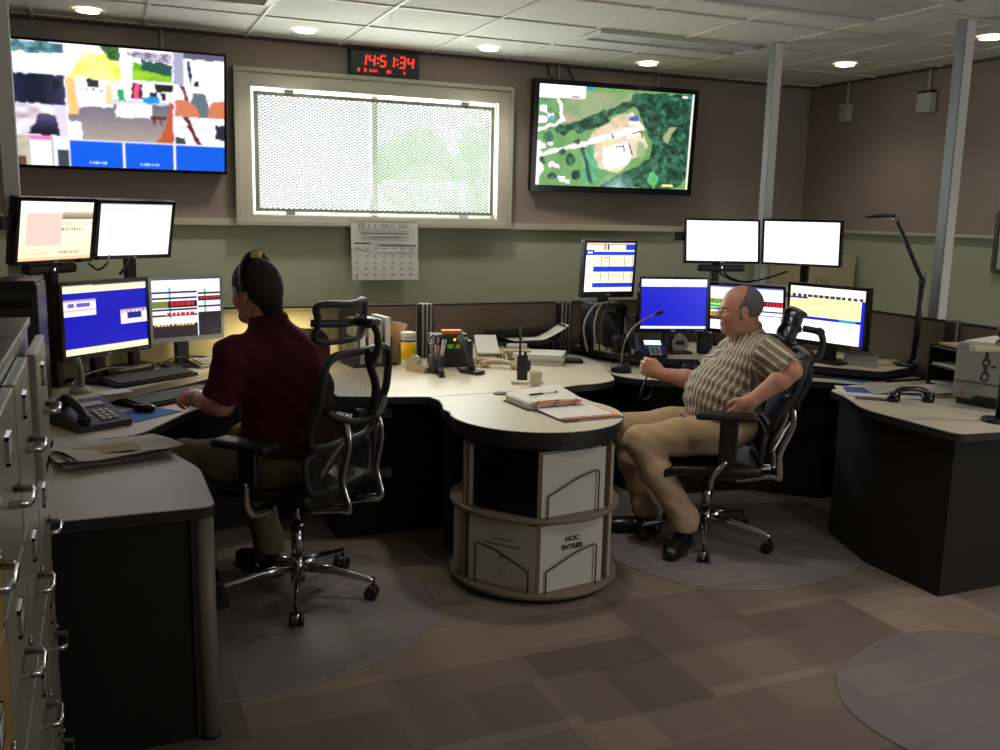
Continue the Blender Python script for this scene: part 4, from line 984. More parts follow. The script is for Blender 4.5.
# right hand: fist held up
al = wrR-elR; al /= np.linalg.norm(al); al = al*.9+UP*.25; al /= np.linalg.norm(al); th = UP-al*(UP@al); th /= np.linalg.norm(th); nb_ = np.cross(al, th)
hand(S, wrR+al*.008, np.stack([al, th, -nb_], 1), [(1.35,1.5,1.0)]*4, sc=1.08, thumb=[(.018,.028,-.006),(.045,.040,-.018),(.070,.030,-.034),(.078,.010,-.044)])
S.mesh('body', 'skin_b', Pm, 1)
eyes(Pm, T1, .97); glasses(Pm, T1, Rh, hc, .97)
# hair: grey fringe round the back and sides
Hh = Sdf(hc-.16, hc+.16, .0045)
Hh.ell(T1(-.016,0,.028), A_((.103,.083,.094))*.97, Rh, .01)
def keep(P):
    q = ((P-hc)@Rh)/.97; x, y, z = q[...,0], q[...,1], q[...,2]
    zl = np.where(x > -.02, -.005, -.02-.55*np.clip(-.02-x, 0, .08)); xh = np.where(z > .02, .028-.62*(z-.02), .022); 
    e = ((x+.002)/.022)**2+((z+.008)/.036)**2
    return np.maximum(np.maximum(zl-z, x-xh), (1-e)*.02)*.97
Hh.put(keep, hc-.16, hc+.16, .001, 'i'); Hh.mesh('hair', 'hair_g', Pm, 1)
# shirt
S = Sdf(W(2.40,3.22,.50), W(3.15,4.15,1.16), .0062)
def cutp(P, c, n): n = n/np.linalg.norm(n); return (P-c)@n
def sleeve(sh_, el_, t, r0, r1):
    ax = (el_-sh_)/np.linalg.norm(el_-sh_); S.cone(sh_, el_, r0, r1, .03); sl, P = S.sub(S.lo, S.lo+S.h*np.array(S.n)); dd = np.linalg.norm(P-el_, axis=-1)
    S.F[sl] = np.where(dd < .18, np.maximum(S.F[sl], cutp(P, sh_+(el_-sh_)*t, ax)), S.F[sl])
sleeve(shR, elR, .75, .068, .070); sleeve(shL, elL, .86, .070, .078)
S.ell(hipc+UP*.06-fw*.01, (.165,.165,.12), frame(fw,UP), .06); S.ell(hipc+UP*.15+fw*.035, (.155,.180,.15), frame(fw,A_((.2,0,1))), .08)
S.cone(hipc+UP*.18+fw*.0, neck-UP*.16-fw*.03, .150, .145, .08); S.ell((shL+shR)/2-UP*.06-fw*.01, (.120,.185,.12), frame(fw,UP), .07)
S.cone(shL, shR, .062, .060, .05); S.cone((shL+shR)/2+UP*.0, neck-UP*.015, .10, .066, .06)
S.cone(neck-UP*.03-fw*.01, neck+UP*.034+fw*.022, .074, .070, .03)
aL = (elL-shL)/np.linalg.norm(elL-shL)
def fold(P): return .0035*np.sin(P[...,0]*46+P[...,2]*60+3*np.sin(P[...,1]*14))*np.sin(P[...,1]*28+P[...,2]*22)+.0030*np.sin(P[...,2]*95+P[...,0]*50)
sl, P = S.sub(S.lo, S.lo+S.h*np.array(S.n)); S.F[sl] += fold(P).astype(np.float32)
S.F[sl] = np.maximum(S.F[sl], cutp(P, hipc+UP*.066+fw*.02, -UP*1.0+fw*.06))
sh = S.mesh('shirt', 'plaid', Pm, 2)
V = S.V; at = S.me.attributes.new('stripe', 'FLOAT_VECTOR', 'POINT')
axu = neck-hipc; axu /= np.linalg.norm(axu); rel = V-hipc; fp = fw-axu*(fw@axu); fp /= np.linalg.norm(fp); s0 = rel@fp; l0 = rel@lf
ang = s0-np.abs(l0); hgt = rel@axu
near = (np.linalg.norm(V-(shL+elL)/2, axis=1) < .125) & (l0 > .17)
uu = np.where(near, (V-shL)@(np.cross(aL, lf)/np.linalg.norm(np.cross(aL, lf))), ang); vv = np.where(near, (V-shL)@aL, hgt)
at.data.foreach_set('vector', np.stack([uu+5, vv+5, vv*0], 1).astype(np.float32).ravel())
# collar
g = MB(); cc = neck+UP*.034+fw*.018
pts = [Vector(cc+fw*(.074*math.cos(a)+.004)+lf*.070*math.sin(a)+UP*(.006-.026*math.cos(a))) for a in [2*PI*i/28 for i in range(28)]]
g.tube(pts, .011, 8, closed=True, flat=(1.7,.55)); col = g.build('collar', mat('striped collar cloth', (.50,.46,.40), .9), Pm)
# belt
bl = MB(); bc = hipc+UP*.058+fw*.012
bl.tube([Vector(bc+fw*.186*math.cos(a)+lf*.180*math.sin(a)-UP*.012*math.cos(a)) for a in [2*PI*i/40 for i in range(40)]], .008, 8, closed=True, flat=(.5,1.0)) ; bl.build('belt', 'leather', Pm)
# trousers
S = Sdf(W(2.18,3.45,.07), W(3.06,4.15,.72), .0062)
S.ell(hipc+fw*.01-UP*.0, (.182,.182,.112), frame(fw,UP), .05)
for a, b_, c_ in ((hipL,kneeL,ankL),(hipR,kneeR,ankR)):
    S.chain([a, a+(b_-a)*.5, b_], [.105,.088,.070], .04); S.chain([b_, b_+(c_-b_)*.4, c_+UP*.02, c_-UP*.022], [.070,.074,.066,.068], .03)
sl, P = S.sub(S.lo, S.lo+S.h*np.array(S.n)); S.F[sl] += (.0022*np.sin(P[...,2]*75+P[...,0]*30)*np.sin(P[...,1]*22+P[...,0]*35)).astype(np.float32)
S.F[sl] = np.maximum(S.F[sl], (hipc[2]+.082-.0)*-1+P[...,2]-0.0*P[...,0]); S.F[sl] = np.maximum(S.F[sl], .098-P[...,2])
S.mesh('trousers', 'khaki', Pm, 2)
def shoe(p, ank, d, sc=1.):
    d = A_(d); d /= np.linalg.norm(d); l = np.cross(UP, d); R = np.stack([d,l,UP],1); c = A_(ank); c = A_((c[0],c[1],0)); T = lambda x,y,z: c+R@(A_((x,y,z))*sc)
    S = Sdf(c-A_((.26,.26,.02)), c+A_((.26,.26,.16)), .005)
    S.ell(T(.10,0,.045), A_((.115,.046,.035))*sc, R, .03); S.ell(T(-.01,0,.050), A_((.062,.038,.045))*sc, R, .03); S.cone(T(.0,0,.07), T(-.012,0,.115), .038*sc, .036*sc, .03); S.cone(T(-.05,0,.02), T(.165,0,.018), .036*sc, .040*sc, .02)
    sl, P = S.sub(S.lo, S.lo+S.h*np.array(S.n)); S.F[sl] = np.maximum(S.F[sl], .004-P[...,2])
    o = S.mesh('shoe', 'leather', p, 1); return o
shoe(Pm, ankL, (-.74,-.55,0), 1.); shoe(Pm, ankR, (-.80,.35,0), 1.)
# ---- maroon-shirt man (left)
Pm = thing('person', 'dark-haired bearded man in a maroon shirt and headset leaning over the left desk', 'person', (.695,3.743,0), 0)
O = A_((.695,3.743,0))
fw = A_((-.50,.866,0)); lf = A_((-.866,-.50,0))
hipc = W(.675,3.765,.605); neck = W(.610,3.800,1.125)
hipL = hipc+lf*.10-UP*.03; hipR = hipc-lf*.10-UP*.03
kneeL = W(.275,3.945,.575); kneeR = W(.55,4.18,.575); ankL = W(.33,4.02,.13); ankR = W(.62,4.02,.13)
shL = W(.450,3.690,1.030); shR = W(.785,3.860,1.030)
elL = W(.405,3.720,.835); wrL = W(.325,3.925,.825); elR = W(.70,4.10,.83); wrR = W(.45,4.22,.79)
hc = W(.560,3.835,1.270); Rh = frame((-.64,.76,-.20), (-.15,.12,1))
S = Sdf(W(.05,3.42,.0), W(1.02,4.45,1.44), .0052)
S.cone(hipc+UP*.02, hipc+UP*.15+fw*.02, .15, .15, .05); S.cone(hipc+UP*.15, neck-UP*.12, .15, .14, .06); S.cone(shL, shR, .055, .055, .05); S.cone(neck-UP*.08, neck, .10, .066, .05)
S.cone(neck-UP*.03, hc+Rh@A_((-.03,0,-.05)), .062, .060, .03); S.cone(neck+fw*.03-UP*.0, hc+Rh@A_((.03,0,-.085)), .045, .036, .03)
T2 = head(S, hc, Rh, 1.0, 1.0)
for a, b_, c_ in ((hipL,kneeL,ankL),(hipR,kneeR,ankR)): S.cone(a, b_, .080, .052, .03); S.cone(b_, c_, .050, .036, .02); S.cone(c_, c_-UP*.05, .036, .034, .02)
for a, b_, c_ in ((shL,elL,wrL),(shR,elR,wrR)): S.cone(a, b_, .050, .044, .03); S.chain([b_, b_+(c_-b_)*.3, c_], [.046,.046,.029], .02)
al = A_((-.50,.80,.02)); al /= np.linalg.norm(al); n_ = A_((-.6,-.3,.75)); n_ -= al*(n_@al); n_ /= np.linalg.norm(n_); th = np.cross(n_, al)
hand(S, wrL+al*.01, np.stack([al, -th, n_], 1), [(.75,.9,.6),(.8,.95,.6),(.85,1.,.6),(.9,1.,.6)], sc=1.0, thumb=[(.018,.028,-.006),(.045,.042,-.018),(.070,.040,-.032),(.088,.026,-.042)])
al = A_((-.55,.80,-.12)); al /= np.linalg.norm(al); n_ = A_((0,0,1)); n_ = n_-al*(n_@al); n_ /= np.linalg.norm(n_); th = np.cross(n_, al)
hand(S, wrR+al*.01, np.stack([al, th, n_], 1), [(.25,.45,.3)]*4, sc=1.0)
S.mesh('body', 'skin_a', Pm, 1)
eyes(Pm, T2, 1.0); glasses(Pm, T2, Rh, hc, 1., metal='steel')
Hh = Sdf(hc-.18, hc+.18, .0045); Hh.ell(T2(-.016,0,.030), (.108,.087,.102), Rh, .01); Hh.cone(T2(-.055,0,-.02), T2(-.055,0,-.085), .062, .052, .03)
def keep2(P):
    q = ((P-hc)@Rh); x, y, z = q[...,0], q[...,1], q[...,2]
    zl = np.where(x > -.026, -.028, -.10); xh = np.where(z > .03, .060+.1*(z-.03), .028)
    e = ((x+.002)/.024)**2+((z+.012)/.038)**2; e = np.where(z < 0, e, 9)
    return np.maximum(np.maximum(zl-z, x-xh), (1-e)*.02)+.0022*np.sin(x*260+z*130)*np.sin(y*210)
Hh.put(keep2, hc-.18, hc+.18, .001, 'i'); Hh.mesh('hair', 'hair_d', Pm, 1)
Bd = Sdf(hc-.16, hc+.16, .0045); Bd.ell(T2(.068,0,-.092), (.036,.036,.032), Rh, .02); Bd.ell(T2(.085,0,-.050), (.018,.030,.009), Rh, .01); Bd.ell(T2(.084,0,-.064), (.022,.021,.009), Rh, .006, 'd'); Bd.mesh('beard', 'hair_d', Pm, 1)
hs = MB(); hs.tube([Vector(T2(-.02, (.096+.012*math.sin(a))*math.cos(a), .002+.143*math.sin(a))) for a in [PI*i/24 for i in range(25)]], .010, 8, flat=(.7,2.0)); hs = hs.build('headset', 'black', Pm)
MB().box(Vector(T2(-.040,.0,.140)),(.026,.040,.024), yaw=math.radians(60), bev=.003).build('headband_pad', mat('mustard foam pad', (.95,.84,.50), .7), hs)
MB().cyl(Vector(T2(-.004,-.098,-.004)), Vector(T2(-.004,-.078,-.004)), .032).build('earcup', 'black', hs)
MB().tube(spline([T2(.0,-.098,-.02), T2(.05,-.095,-.05), T2(.10,-.05,-.06)],5), .003, 6).build('mic_boom', 'black', hs)
# shirt
S = Sdf(W(.22,3.42,.52), W(1.02,4.25,1.24), .0062)
sleeve(shL, elL, .86, .074, .082); sleeve(shR, elR, .75, .074, .078)
S.ell(hipc+UP*.06-fw*.0, (.185,.175,.13), frame(fw,UP), .06); S.cone(hipc+UP*.10+fw*.02, hipc+UP*.26, .175, .165, .08); S.cone(hipc+UP*.24, neck-UP*.16-fw*.02, .165, .155, .08); S.ell((shL+shR)/2-UP*.06-fw*.015, (.135,.195,.12), frame(fw,UP), .07)
S.cone(shL, shR, .064, .064, .05); S.cone((shL+shR)/2, neck-UP*.02, .105, .072, .09)
S.cone(neck-UP*.02, neck+UP*.022+fw*.006, .078, .074, .02)
sl, P = S.sub(S.lo, S.lo+S.h*np.array(S.n)); S.F[sl] += (.004*np.sin(P[...,0]*52+2.5*np.sin(P[...,2]*11))*np.sin(P[...,2]*16+1)+.003*np.sin(P[...,2]*60+P[...,0]*50)).astype(np.float32)
S.mesh('shirt', 'maroon', Pm, 2)
cc = neck+UP*.022; MB().tube([Vector(cc+fw*(.074*math.cos(a)+.008)+lf*.070*math.sin(a)+UP*(.010-.012*math.cos(a))) for a in [2*PI*i/28 for i in range(28)]], .012, 8, closed=True, flat=(1.8,.55)).build('collar', 'maroon', Pm)
S = Sdf(W(.10,3.5,.07), W(.95,4.40,.76), .0062)
S.ell(hipc-UP*.01, (.185,.185,.115), frame(fw,UP), .05)
for a, b_, c_ in ((hipL,kneeL,ankL),(hipR,kneeR,ankR)):
    S.chain([a, a+(b_-a)*.5, b_], [.105,.092,.072], .04); S.chain([b_, b_+(c_-b_)*.4, c_+UP*.02, c_-UP*.022], [.072,.070,.062,.064], .03)
sl, P = S.sub(S.lo, S.lo+S.h*np.array(S.n)); S.F[sl] += (.002*np.sin(P[...,2]*75+P[...,0]*30)*np.sin(P[...,1]*22+P[...,0]*35)).astype(np.float32); S.F[sl] = np.maximum(S.F[sl], .10-P[...,2])
S.F[sl] = np.maximum(S.F[sl], P[...,2]-(hipc[2]+.08)); S.mesh('trousers', 'olive', Pm, 2)
shoe(Pm, ankL, (-.7,.6,0), 1.); shoe(Pm, ankR, (-.5,.8,0), 1.)
wb = MB(); wa = wrL-elL; wa /= np.linalg.norm(wa); wc = wrL-wa*.02; u1 = np.cross(wa, UP); u1 /= np.linalg.norm(u1); u2 = np.cross(wa, u1)
wb.tube([Vector(wc+u1*.034*math.cos(a)+u2*.031*math.sin(a)) for a in [2*PI*i/20 for i in range(20)]], .004, 6, closed=True, flat=(1,1.8)).build('wristwatch', 'steel', Pm)

# ------------------------------------------------------------------ monitors
CREAM = (.98,.90,.74); WH = (1.,1.,1.)
def bluescreen(u, v):
    v = 1-v
    if v < .015: return (.35,.40,.42) if u > .35 else (.75,.7,.6)
    if v < .105: return CREAM
    if v > .915: return (.92,.84,.76) if v < .93 else CREAM
    if u < .375 and .20 < v < .45:
        if v < .225: return (.62,.50,.60)
        if .26 < v < .31 and (.06 < u < .12 or .15 < u < .30): return (.35,.35,.75)
        if abs(v-.36) < .008 or v < .25: return (.75,.70,.72)
        return (.90,.86,.96)
    if u > .66 and .40 < v < .63:
        if v < .42: return (.62,.50,.60)
        if .47 < v < .56 and .75 < u < .93: return (.06,.12,.50)
        if .435 < v < .455 and int(u*60) % 2: return (.5,.45,.6)
        return (.93,.86,.84)
    return (.015,.03,.66)
def cadrows(u, v):
    v = 1-v
    if .655 < u < .668: return (.9,.9,.95)
    if u > .668:
        if v > .60: return (.12,.09,.13)
        if v < .16: return (.97,.97,1)
        r = int(v*26) % 3; 
        if .30 < v < .36: return (.80,.10,.12) if int(u*70) % 3 and .31 < v < .345 else (.15,.1,.12)
        if .76 < u < .79 and r: return (.25,.75,.45)
        return (.15,.12,.16) if r == 0 else (.92,.90,.98)
    if v > .84: return (.12,.09,.13)
    if v < .14: return (.97,.97,1)
    if .76 < v < .82: return (.95,.75,.45) if (int(u*60) % 3 and (.03 < u < .30 or .34 < u < .62) and .77 < v < .80) else (.12,.09,.13)
    if .66 < v < .76: return (.95,.94,.98)
    if .36 < v < .48:
        if .28 < u < .60 and .38 < v < .45: return (.80,.10,.12) if int(u*80) % 3 else (.15,.1,.12)
        if u < .22: return (.65,.45,.15) if int(v*60) % 2 else (.2,.45,.2)
        return (.12,.09,.13)
    if .57 < v < .61 and .2 < u < .6: return (.75,.12,.15) if int(u*60) % 4 else (.9,.88,.92)
    r = int(v*30) % 3
    if .24 < u < .28 and r: return (.3,.7,.75)
    return (.16,.13,.18) if r == 0 else (.93,.91,.98)
def docgrey(u, v):
    v = 1-v
    if .10 < u < .56 and .20 < v < .74: return (.86,.76,.72)
    if u > .57 and .18 < v < .31: return mixc((.78,.72,.62),(.45,.38,.32),(v-.18)/.13)
    if u > .58 and .36 < v < .40 and int(u*60) % 2: return (.80,.72,.58)
    if .56 < u < .86 and .44 < v < .50: return (.62,.55,.42) if int(u*70) % 2 else (.98,.92,.80)
    if .53 < u < .85 and .86 < v < .91: return (.60,.48,.42) if int(u*60) % 2 else (.98,.90,.78)
    if .09 < u < .40 and .88 < v < .90: return (.88,.78,.66)
    if v > .95: return (.90,.75,.60)
    return mixc((1,.97,.90),(1,.90,.72), v)
def whitepage(u, v):
    v = 1-v
    if v < .03: return (.75,.72,.72)
    if .10 < v < .115 or .14 < v < .15 and u < .3: return (.82,.80,.80)
    if .89 < v < .905 and .32 < u < .93: return (.75,.70,.70)
    if abs(v-(.75-.35*(u-.6))) < .012 and u > .62: return (.90,.86,.86)
    if .46 < v < .49 and .46 < u < .49: return (.85,.82,.82)
    return (1,.98,1)
def sched(u, v):
    v = 1-v
    if v < .04: return (.55,.50,.48) if v > .025 else CREAM
    if v < .14:
        if u > .82: return (.06,.22,.82)
        if .36 < u < .40: return (.92,.30,.22)
        if .43 < u < .46: return (.1,.15,.4)
        return (.98,.90,.80)
    if u < .17: return (.06,.18,.75) if v < .25 and not (.03 < u < .13 and .17 < v < .22) else ((1,.98,.97) if v < .62 or v > .72 else (.98,.90,.75))
    if .17 < v < .25 or .49 < v < .59 or .82 < v < .91: return (.06,.22,.82)
    if .28 < v < .31 and .36 < u < .50: return (.2,.72,.3)
    if .26 < v < .49 or .61 < v < .81:
        return (.62,.56,.50) if (u*6.2) % 1 < .06 else (.98,.90,.78)
    return (.98,.92,.82)
def bluesimple(u, v):
    v = 1-v
    if v < .145: return (1,1,1) if v < .125 or u < .45 else (.85,.85,.9)
    if v > .955: return (.92,.92,1)
    return (.015,.03,.72)
def blank(u, v): return (1.,1.,1.) if v > .02 else (.85,.85,.95)
def cadmid(u, v):
    v = 1-v
    if v < .20: return (.92,.93,1.) if v > .04 else (.35,.42,.75)
    if .30 < v < .42:
        if u < .18: return ((.75,.25,.1) if int(u*50) % 2 else (.3,.7,.2)) if v < .38 else (.1,.7,.25)
        if u > .55: return (.80,.10,.12) if int(u*60) % 3 and .32 < v < .40 else (.15,.1,.13)
        return (.5,.4,.4)
    if .44 < v < .50 and u < .2: return (.15,.75,.30)
    if .60 < v < .78 and u < .22: return (.2,.15,.1) if v > .70 or int(u*60) % 2 else (.9,.7,.15)
    if .52 < v < .55 or .62 < v < .64: return (.2,.2,.3)
    return (.97,.97,1)
def yellowform(u, v):
    v = 1-v
    if v < .14: return (.98,.97,.92)
    if v < .20: return (.18,.18,.40) if int(u*40) % 3 else (.95,.92,.6)
    if u > .955: return (.05,.10,.80)
    if v < .225 and u < .25: return (.2,.2,.55)
    if v < .56: return (.99,.94,.66)
    if v < .60: return (.05,.12,.78) if not (.68 < u < .9) else (.1,.6,.85)
    return (1,1,1)
def monitor(lab, c, yaw, tilt, w, h, fn, zs, bez=.018, chin=.02, nx=64, ny=48, frm='gloss', neck='foot', bar=False, gr=None, d=.045, po=.115, brk=False):
    """c: centre of the screen front; zs: height of the surface it stands on"""
    cx, cy, cz = c; r = thing('computer_monitor', lab, 'monitor', (cx,cy,zs), math.radians(yaw), gr)
    H_ = cz-zs; t = math.radians(tilt); R = Matrix.Rotation(-t, 4, 'X')
    def place(o): o.matrix_local = Matrix.Translation((0,0,H_)) @ R
    b = MB().box((0,d*.5+.004,0),(w,d*.7,h), bev=.006).box((0,d*.8+.006,0),(w*.72,d*.6,h*.7), bev=.012).build('housing', 'black', r); place(b)
    fr = MB()
    for a in ((-w/2,-w/2+bez,-h/2,h/2),(w/2-bez,w/2,-h/2,h/2),(-w/2+bez,w/2-bez,h/2-bez,h/2),(-w/2+bez,w/2-bez,-h/2,-h/2+chin)): fr.box(((a[0]+a[1])/2,.0005,(a[2]+a[3])/2),(a[1]-a[0],.013,a[3]-a[2]))
    f_ = fr.build('bezel', frm, r); place(f_)
    s = screen(w-2*bez, h-bez-chin, nx, ny, fn, r, y=-.0015, z0=(chin-bez)/2); place(s)
    lg = MB().box((0,-.0068,-h/2+chin*.5),(.026,.001,.007)).build('maker_badge', 'logo', f_)
    if chin > .018:
        bt = MB()
        for k in range(4): bt.box((w/2-.03-.016*k,-.0068,-h/2+chin*.5),(.007,.002,.004))
        bt.build('buttons', 'logo', f_)
    yb = d+.02
    if neck == 'foot':
        MB().box((0,yb+.01,H_*.5),(.07,.035,H_), bev=.008).build('stand_neck', 'black', r); MB().box((0,.05,.008),(min(.26,w*.55),.19,.014), bev=.006).build('stand_base', 'black', r)
        MB().box((0,yb-.01,H_),(.11,.04,.10), bev=.006).build('mount_plate', 'black', r)
    else:
        MB().box((0,po,H_*.5),(.045,.045,H_), bev=.006).build('stand_pole', 'black', r); MB().box((0,po,.006),(.11,.10,.012), bev=.004).build('stand_base', 'black', r)
        MB().box((0,max(.06,po-.03),H_),(.10,.06,.10), bev=.008).build('mount_arm', 'black', r)
    if brk: q = MB().box((-w/2-.028,.03,.03 if brk == 1 else -.09),(.066,.03,.055), bev=.006).build('side_bracket', 'black', r); place(q)
    if bar:
        q = MB().box((0,.02,-h/2-.028),(w*.62,.045,.042), bev=.012).build('sound_bar', 'black', r); place(q); MB().box((0,-.0045,-h/2-.026),(.006,.003,.012)).build('indicator', 'led_w', q)
    return r
L_ = 'monitors at the left workstation'; R2 = 'monitors at the right workstation'
def sc_(c, k): return (c[0]*k, c[1]*k, 1.6+(c[2]-1.6)*k)
monitor('wide lower-left monitor showing a blue desktop with two small windows', sc_((.006,4.945,1.052),.95), 42, .5, .515, .352, bluescreen, .782, .016, .022, 72, 54, gr=L_)
monitor('silver-framed monitor showing black and white rows with red text, beside the man in maroon', (.385,5.00,1.083), 22, .5, .402, .330, cadrows, .782, .016, .024, 66, 60, frm='steel', gr=L_)
monitor('upper-left monitor on a pole showing a cream page with a grey square', sc_((-.19,4.835,1.474),.95), 52, -9, .485, .292, docgrey, .782, .017, .018, 64, 40, neck='pole', bar=True, gr=L_, po=.045, brk=1)
monitor('upper monitor on a pole showing a nearly white page, left workstation', sc_((.162,5.165,1.476),.95), 33, -12, .425, .286, whitepage, .782, .017, .018, 60, 40, neck='pole', gr=L_, po=.06)
monitor('small monitor with blue and cream schedule rows, left end of the right workstation', sc_((2.962,5.205,1.264),.962), 0, -4, .365, .348, sched, 1.054, .015, .036, 60, 56, gr=R2, frm='black')
monitor('lower monitor with plain blue screen at the right workstation', sc_((3.205,4.822,1.070),.985), -15, 3, .440, .336, bluesimple, .782, .016, .024, 24, 40, gr=R2, brk=2)
monitor('upper blank white monitor, left of the pair above the right workstation', sc_((3.76,5.13,1.449),.955), -18, 9, .485, .278, blank, .782, .013, .014, 4, 20, neck='pole', bar=True, gr=R2, brk=1)
monitor('upper blank white monitor, right of the pair above the right workstation', sc_((4.06,4.72,1.455),.965), -58, -6, .482, .280, blank, .782, .013, .014, 4, 20, neck='pole', gr=R2)
monitor('lower monitor behind the striped-shirt man showing white rows and red text', (3.565,4.585,1.057), -55, -8, .475, .310, cadmid, .782, .016, .022, 66, 60, gr=R2)
monitor('wide lower-right monitor showing a yellow and white form with blue border', sc_((3.669,4.022,1.079),1.045), -76, -.5, .530, .355, yellowform, .782, .018, .024, 66, 56, gr=R2)

# ------------------------------------------------------------------ small equipment
def cable(name, lab, pts, r, m='coil', n=8): return tag(MB().tube(spline(pts, n), r, 6).build(name, m), lab, 'cable')
def keyboard(lab, x, y, z, yaw, w=.45, d=.155, m='black', key='keys', gr=None, cols=19, rows=6):
    t = thing('keyboard', lab, 'keyboard', (x,y,z), math.radians(yaw), gr)
    MB().add([(-w/2,-d/2,0),(w/2,-d/2,0),(w/2,d/2,0),(-w/2,d/2,0),(-w/2,-d/2,.014),(w/2,-d/2,.014),(w/2,d/2,.030),(-w/2,d/2,.030)], [(3,2,1,0),(4,5,6,7),(0,1,5,4),(1,2,6,5),(2,3,7,6),(3,0,4,7)]).build('case', m, t)
    k = MB(); pw = (w-.03)/cols; pd = (d-.035)/rows
    for j in range(rows):
        for i in range(cols):
            if j == 0 and cols > 10 and 4 <= i <= 9:
                if i != 4: continue
                k.box((-w/2+.015+pw*(i+3), -d/2+.012+pd*.5, .0195),(pw*6-.003,pd-.003,.008), roll=.10); continue
            yy = -d/2+.012+pd*(j+.5); k.box((-w/2+.015+pw*(i+.5), yy, .014+.016*(yy+d/2)/d+.004),(pw-.003,pd-.003,.008), roll=.10)
    k.build('keys', key, t); return t
def mouse(lab, x, y, z, yaw, m='gloss'):
    t = thing('computer_mouse', lab, 'mouse', (x,y,z), math.radians(yaw))
    MB().sph((0,0,.014),(.055,.031,.022), nu=18, nv=12).build('shell', m, t); MB().box((.028,0,.034),(.018,.006,.008), bev=.002).build('scroll_wheel', 'steel', t); return t
def desk_phone(lab, x, y, z, yaw, m='black', scr=False, w=.20, d=.22, paper=False):
    t = thing('desk_phone', lab, 'telephone', (x,y,z), math.radians(yaw))
    h0, h1 = .025, .085
    MB().add([(-w/2,-d/2,0),(w/2,-d/2,0),(w/2,d/2,0),(-w/2,d/2,0),(-w/2,-d/2,h0),(w/2,-d/2,h0),(w/2,d/2,h1),(-w/2,d/2,h1)], [(3,2,1,0),(4,5,6,7),(0,1,5,4),(1,2,6,5),(2,3,7,6),(3,0,4,7)]).build('body', m, t)
    sl = math.atan2(h1-h0, d); zt = lambda yy: h0+(yy+d/2)/d*(h1-h0)
    k = MB()
    for i in range(3):
        for j in range(4): k.box((.01+.026*i, -.085+.024*j, zt(-.085+.024*j)+.003),(.018,.015,.008), roll=sl)
    k.build('keypad', 'lgrey' if m != 'beige' else 'dark', t)
    if scr:
        o = screen(.10, .055, 6, 4, lambda u, v: (.9,1,1), t, y=-.001); o.rotation_euler = (-(PI/2-sl),0,0); o.location = (.035,.045,zt(.045)+.004)
    else: MB().box((.035,.055,zt(.055)+.003),(.09,.035,.005), roll=sl).build('display', 'lgrey', t)
    hs = MB().tube(spline([(-.068,-.085,zt(-.085)+.020),(-.068,-.07,zt(-.07)+.035),(-.068,0,zt(0)+.045),(-.068,.07,zt(.07)+.035),(-.068,.085,zt(.085)+.018)],4), [.018]*2+[.016]*15, 10, flat=(1.3,.8)) if False else None
    hs = MB(); p = spline([(-.068,-.09,zt(-.09)+.018),(-.068,-.06,zt(-.06)+.036),(-.068,.0,zt(0)+.042),(-.068,.06,zt(.06)+.036),(-.068,.09,zt(.09)+.016)],4); hs.tube(p, .015, 10, flat=(1.4,.8)); hs.cyl((-.068,-.085,zt(-.085)+.004),(-.068,-.085,zt(-.085)+.03),.025,seg=14); hs.cyl((-.068,.085,zt(.085)+.002),(-.068,.085,zt(.085)+.028),.025,seg=14)
    hs.build('handset', m, t)
    if paper: MB().box((.03,.01,zt(.01)+.012),(.14,.20,.012), roll=sl+.12).build('note_pad', 'paper', t)
    return t
# left workstation
t = thing('computer_tower', 'tall black computer tower at the far left between cabinets and screens', 'computer', (-.318,4.26,.782), math.radians(-4))
MB().box((0,0,.25),(.165,.26,.50), bev=.008).build('case', 'black', t); MB().box((0,-.132,.25),(.135,.006,.45), bev=.002).build('front_panel', 'dark', t); MB().box((0,-.137,.42),(.115,.004,.03)).build('drive_slot', 'gloss', t); MB().box((.0,0,.506),(.15,.24,.014), bev=.004).build('vent_top', 'dark', t)
keyboard('black keyboard on the raised shelf, left workstation', .178, 4.652, .7825, 36, gr='black keyboards at the left workstation')
keyboard('black keyboard on the lower desk under the man\'s hand', .262, 4.452, .7205, 36, gr='black keyboards at the left workstation')
keyboard('small pale keypad on the raised shelf beside the man in maroon', .50, 5.02, .7825, 20, .19, .15, 'beige', 'lgrey', cols=7, rows=5)
t = thing('cordless_phone', 'silver cordless phone standing in its cradle on the raised shelf', 'telephone', (-.115,4.42,.7825), math.radians(35))
MB().lathe([(.001,0),(.045,0),(.046,.012),(.030,.025),(.001,.027)]).build('cradle', 'lgrey', t); MB().tube([(0,.015,.015),(0,.0,.06),(0,.006,.11),(0,.02,.15)], [.024,.026,.026,.020], 14, flat=(.55,1)).build('handset', 'lgrey', t); MB().box((0,-.014,.10),(.028,.004,.03), roll=-.1).build('display', 'dark', t)
MB().box((.0,-.014,.06),(.026,.004,.035), roll=.05).build('keypad', 'dark', t)
t = thing('paper_card', 'white paper slip lying beside the cordless phone', 'paper', (.02,4.39,.7825), .5); MB().box((0,0,.001),(.13,.09,.001)).build('sheet', 'paper', t)
desk_phone('black desk phone at the left end of the lower desk', -.075, 4.03, .7205, 28, scr=False, w=.22, d=.24)
MP = thing('mouse_pad', 'blue mouse pad on the lower left desk', 'mouse pad', (.125,4.17,.7205), math.radians(40)); MB().box((0,0,.0015),(.25,.20,.003), bev=.001).build('pad', 'blue', MP)
mouse('black mouse on the blue pad, left workstation', .135, 4.22, .7245, 140)
t = thing('headset_case', 'black base unit with yellow-lit bar under the blue-screen monitor', 'device', (.075,4.885,.7825), math.radians(42)); MB().box((0,0,.02),(.30,.10,.04), bev=.008).build('case', 'black', t); MB().box((.02,-.051,.028),(.20,.003,.008)).build('light_strip', 'beige', t)
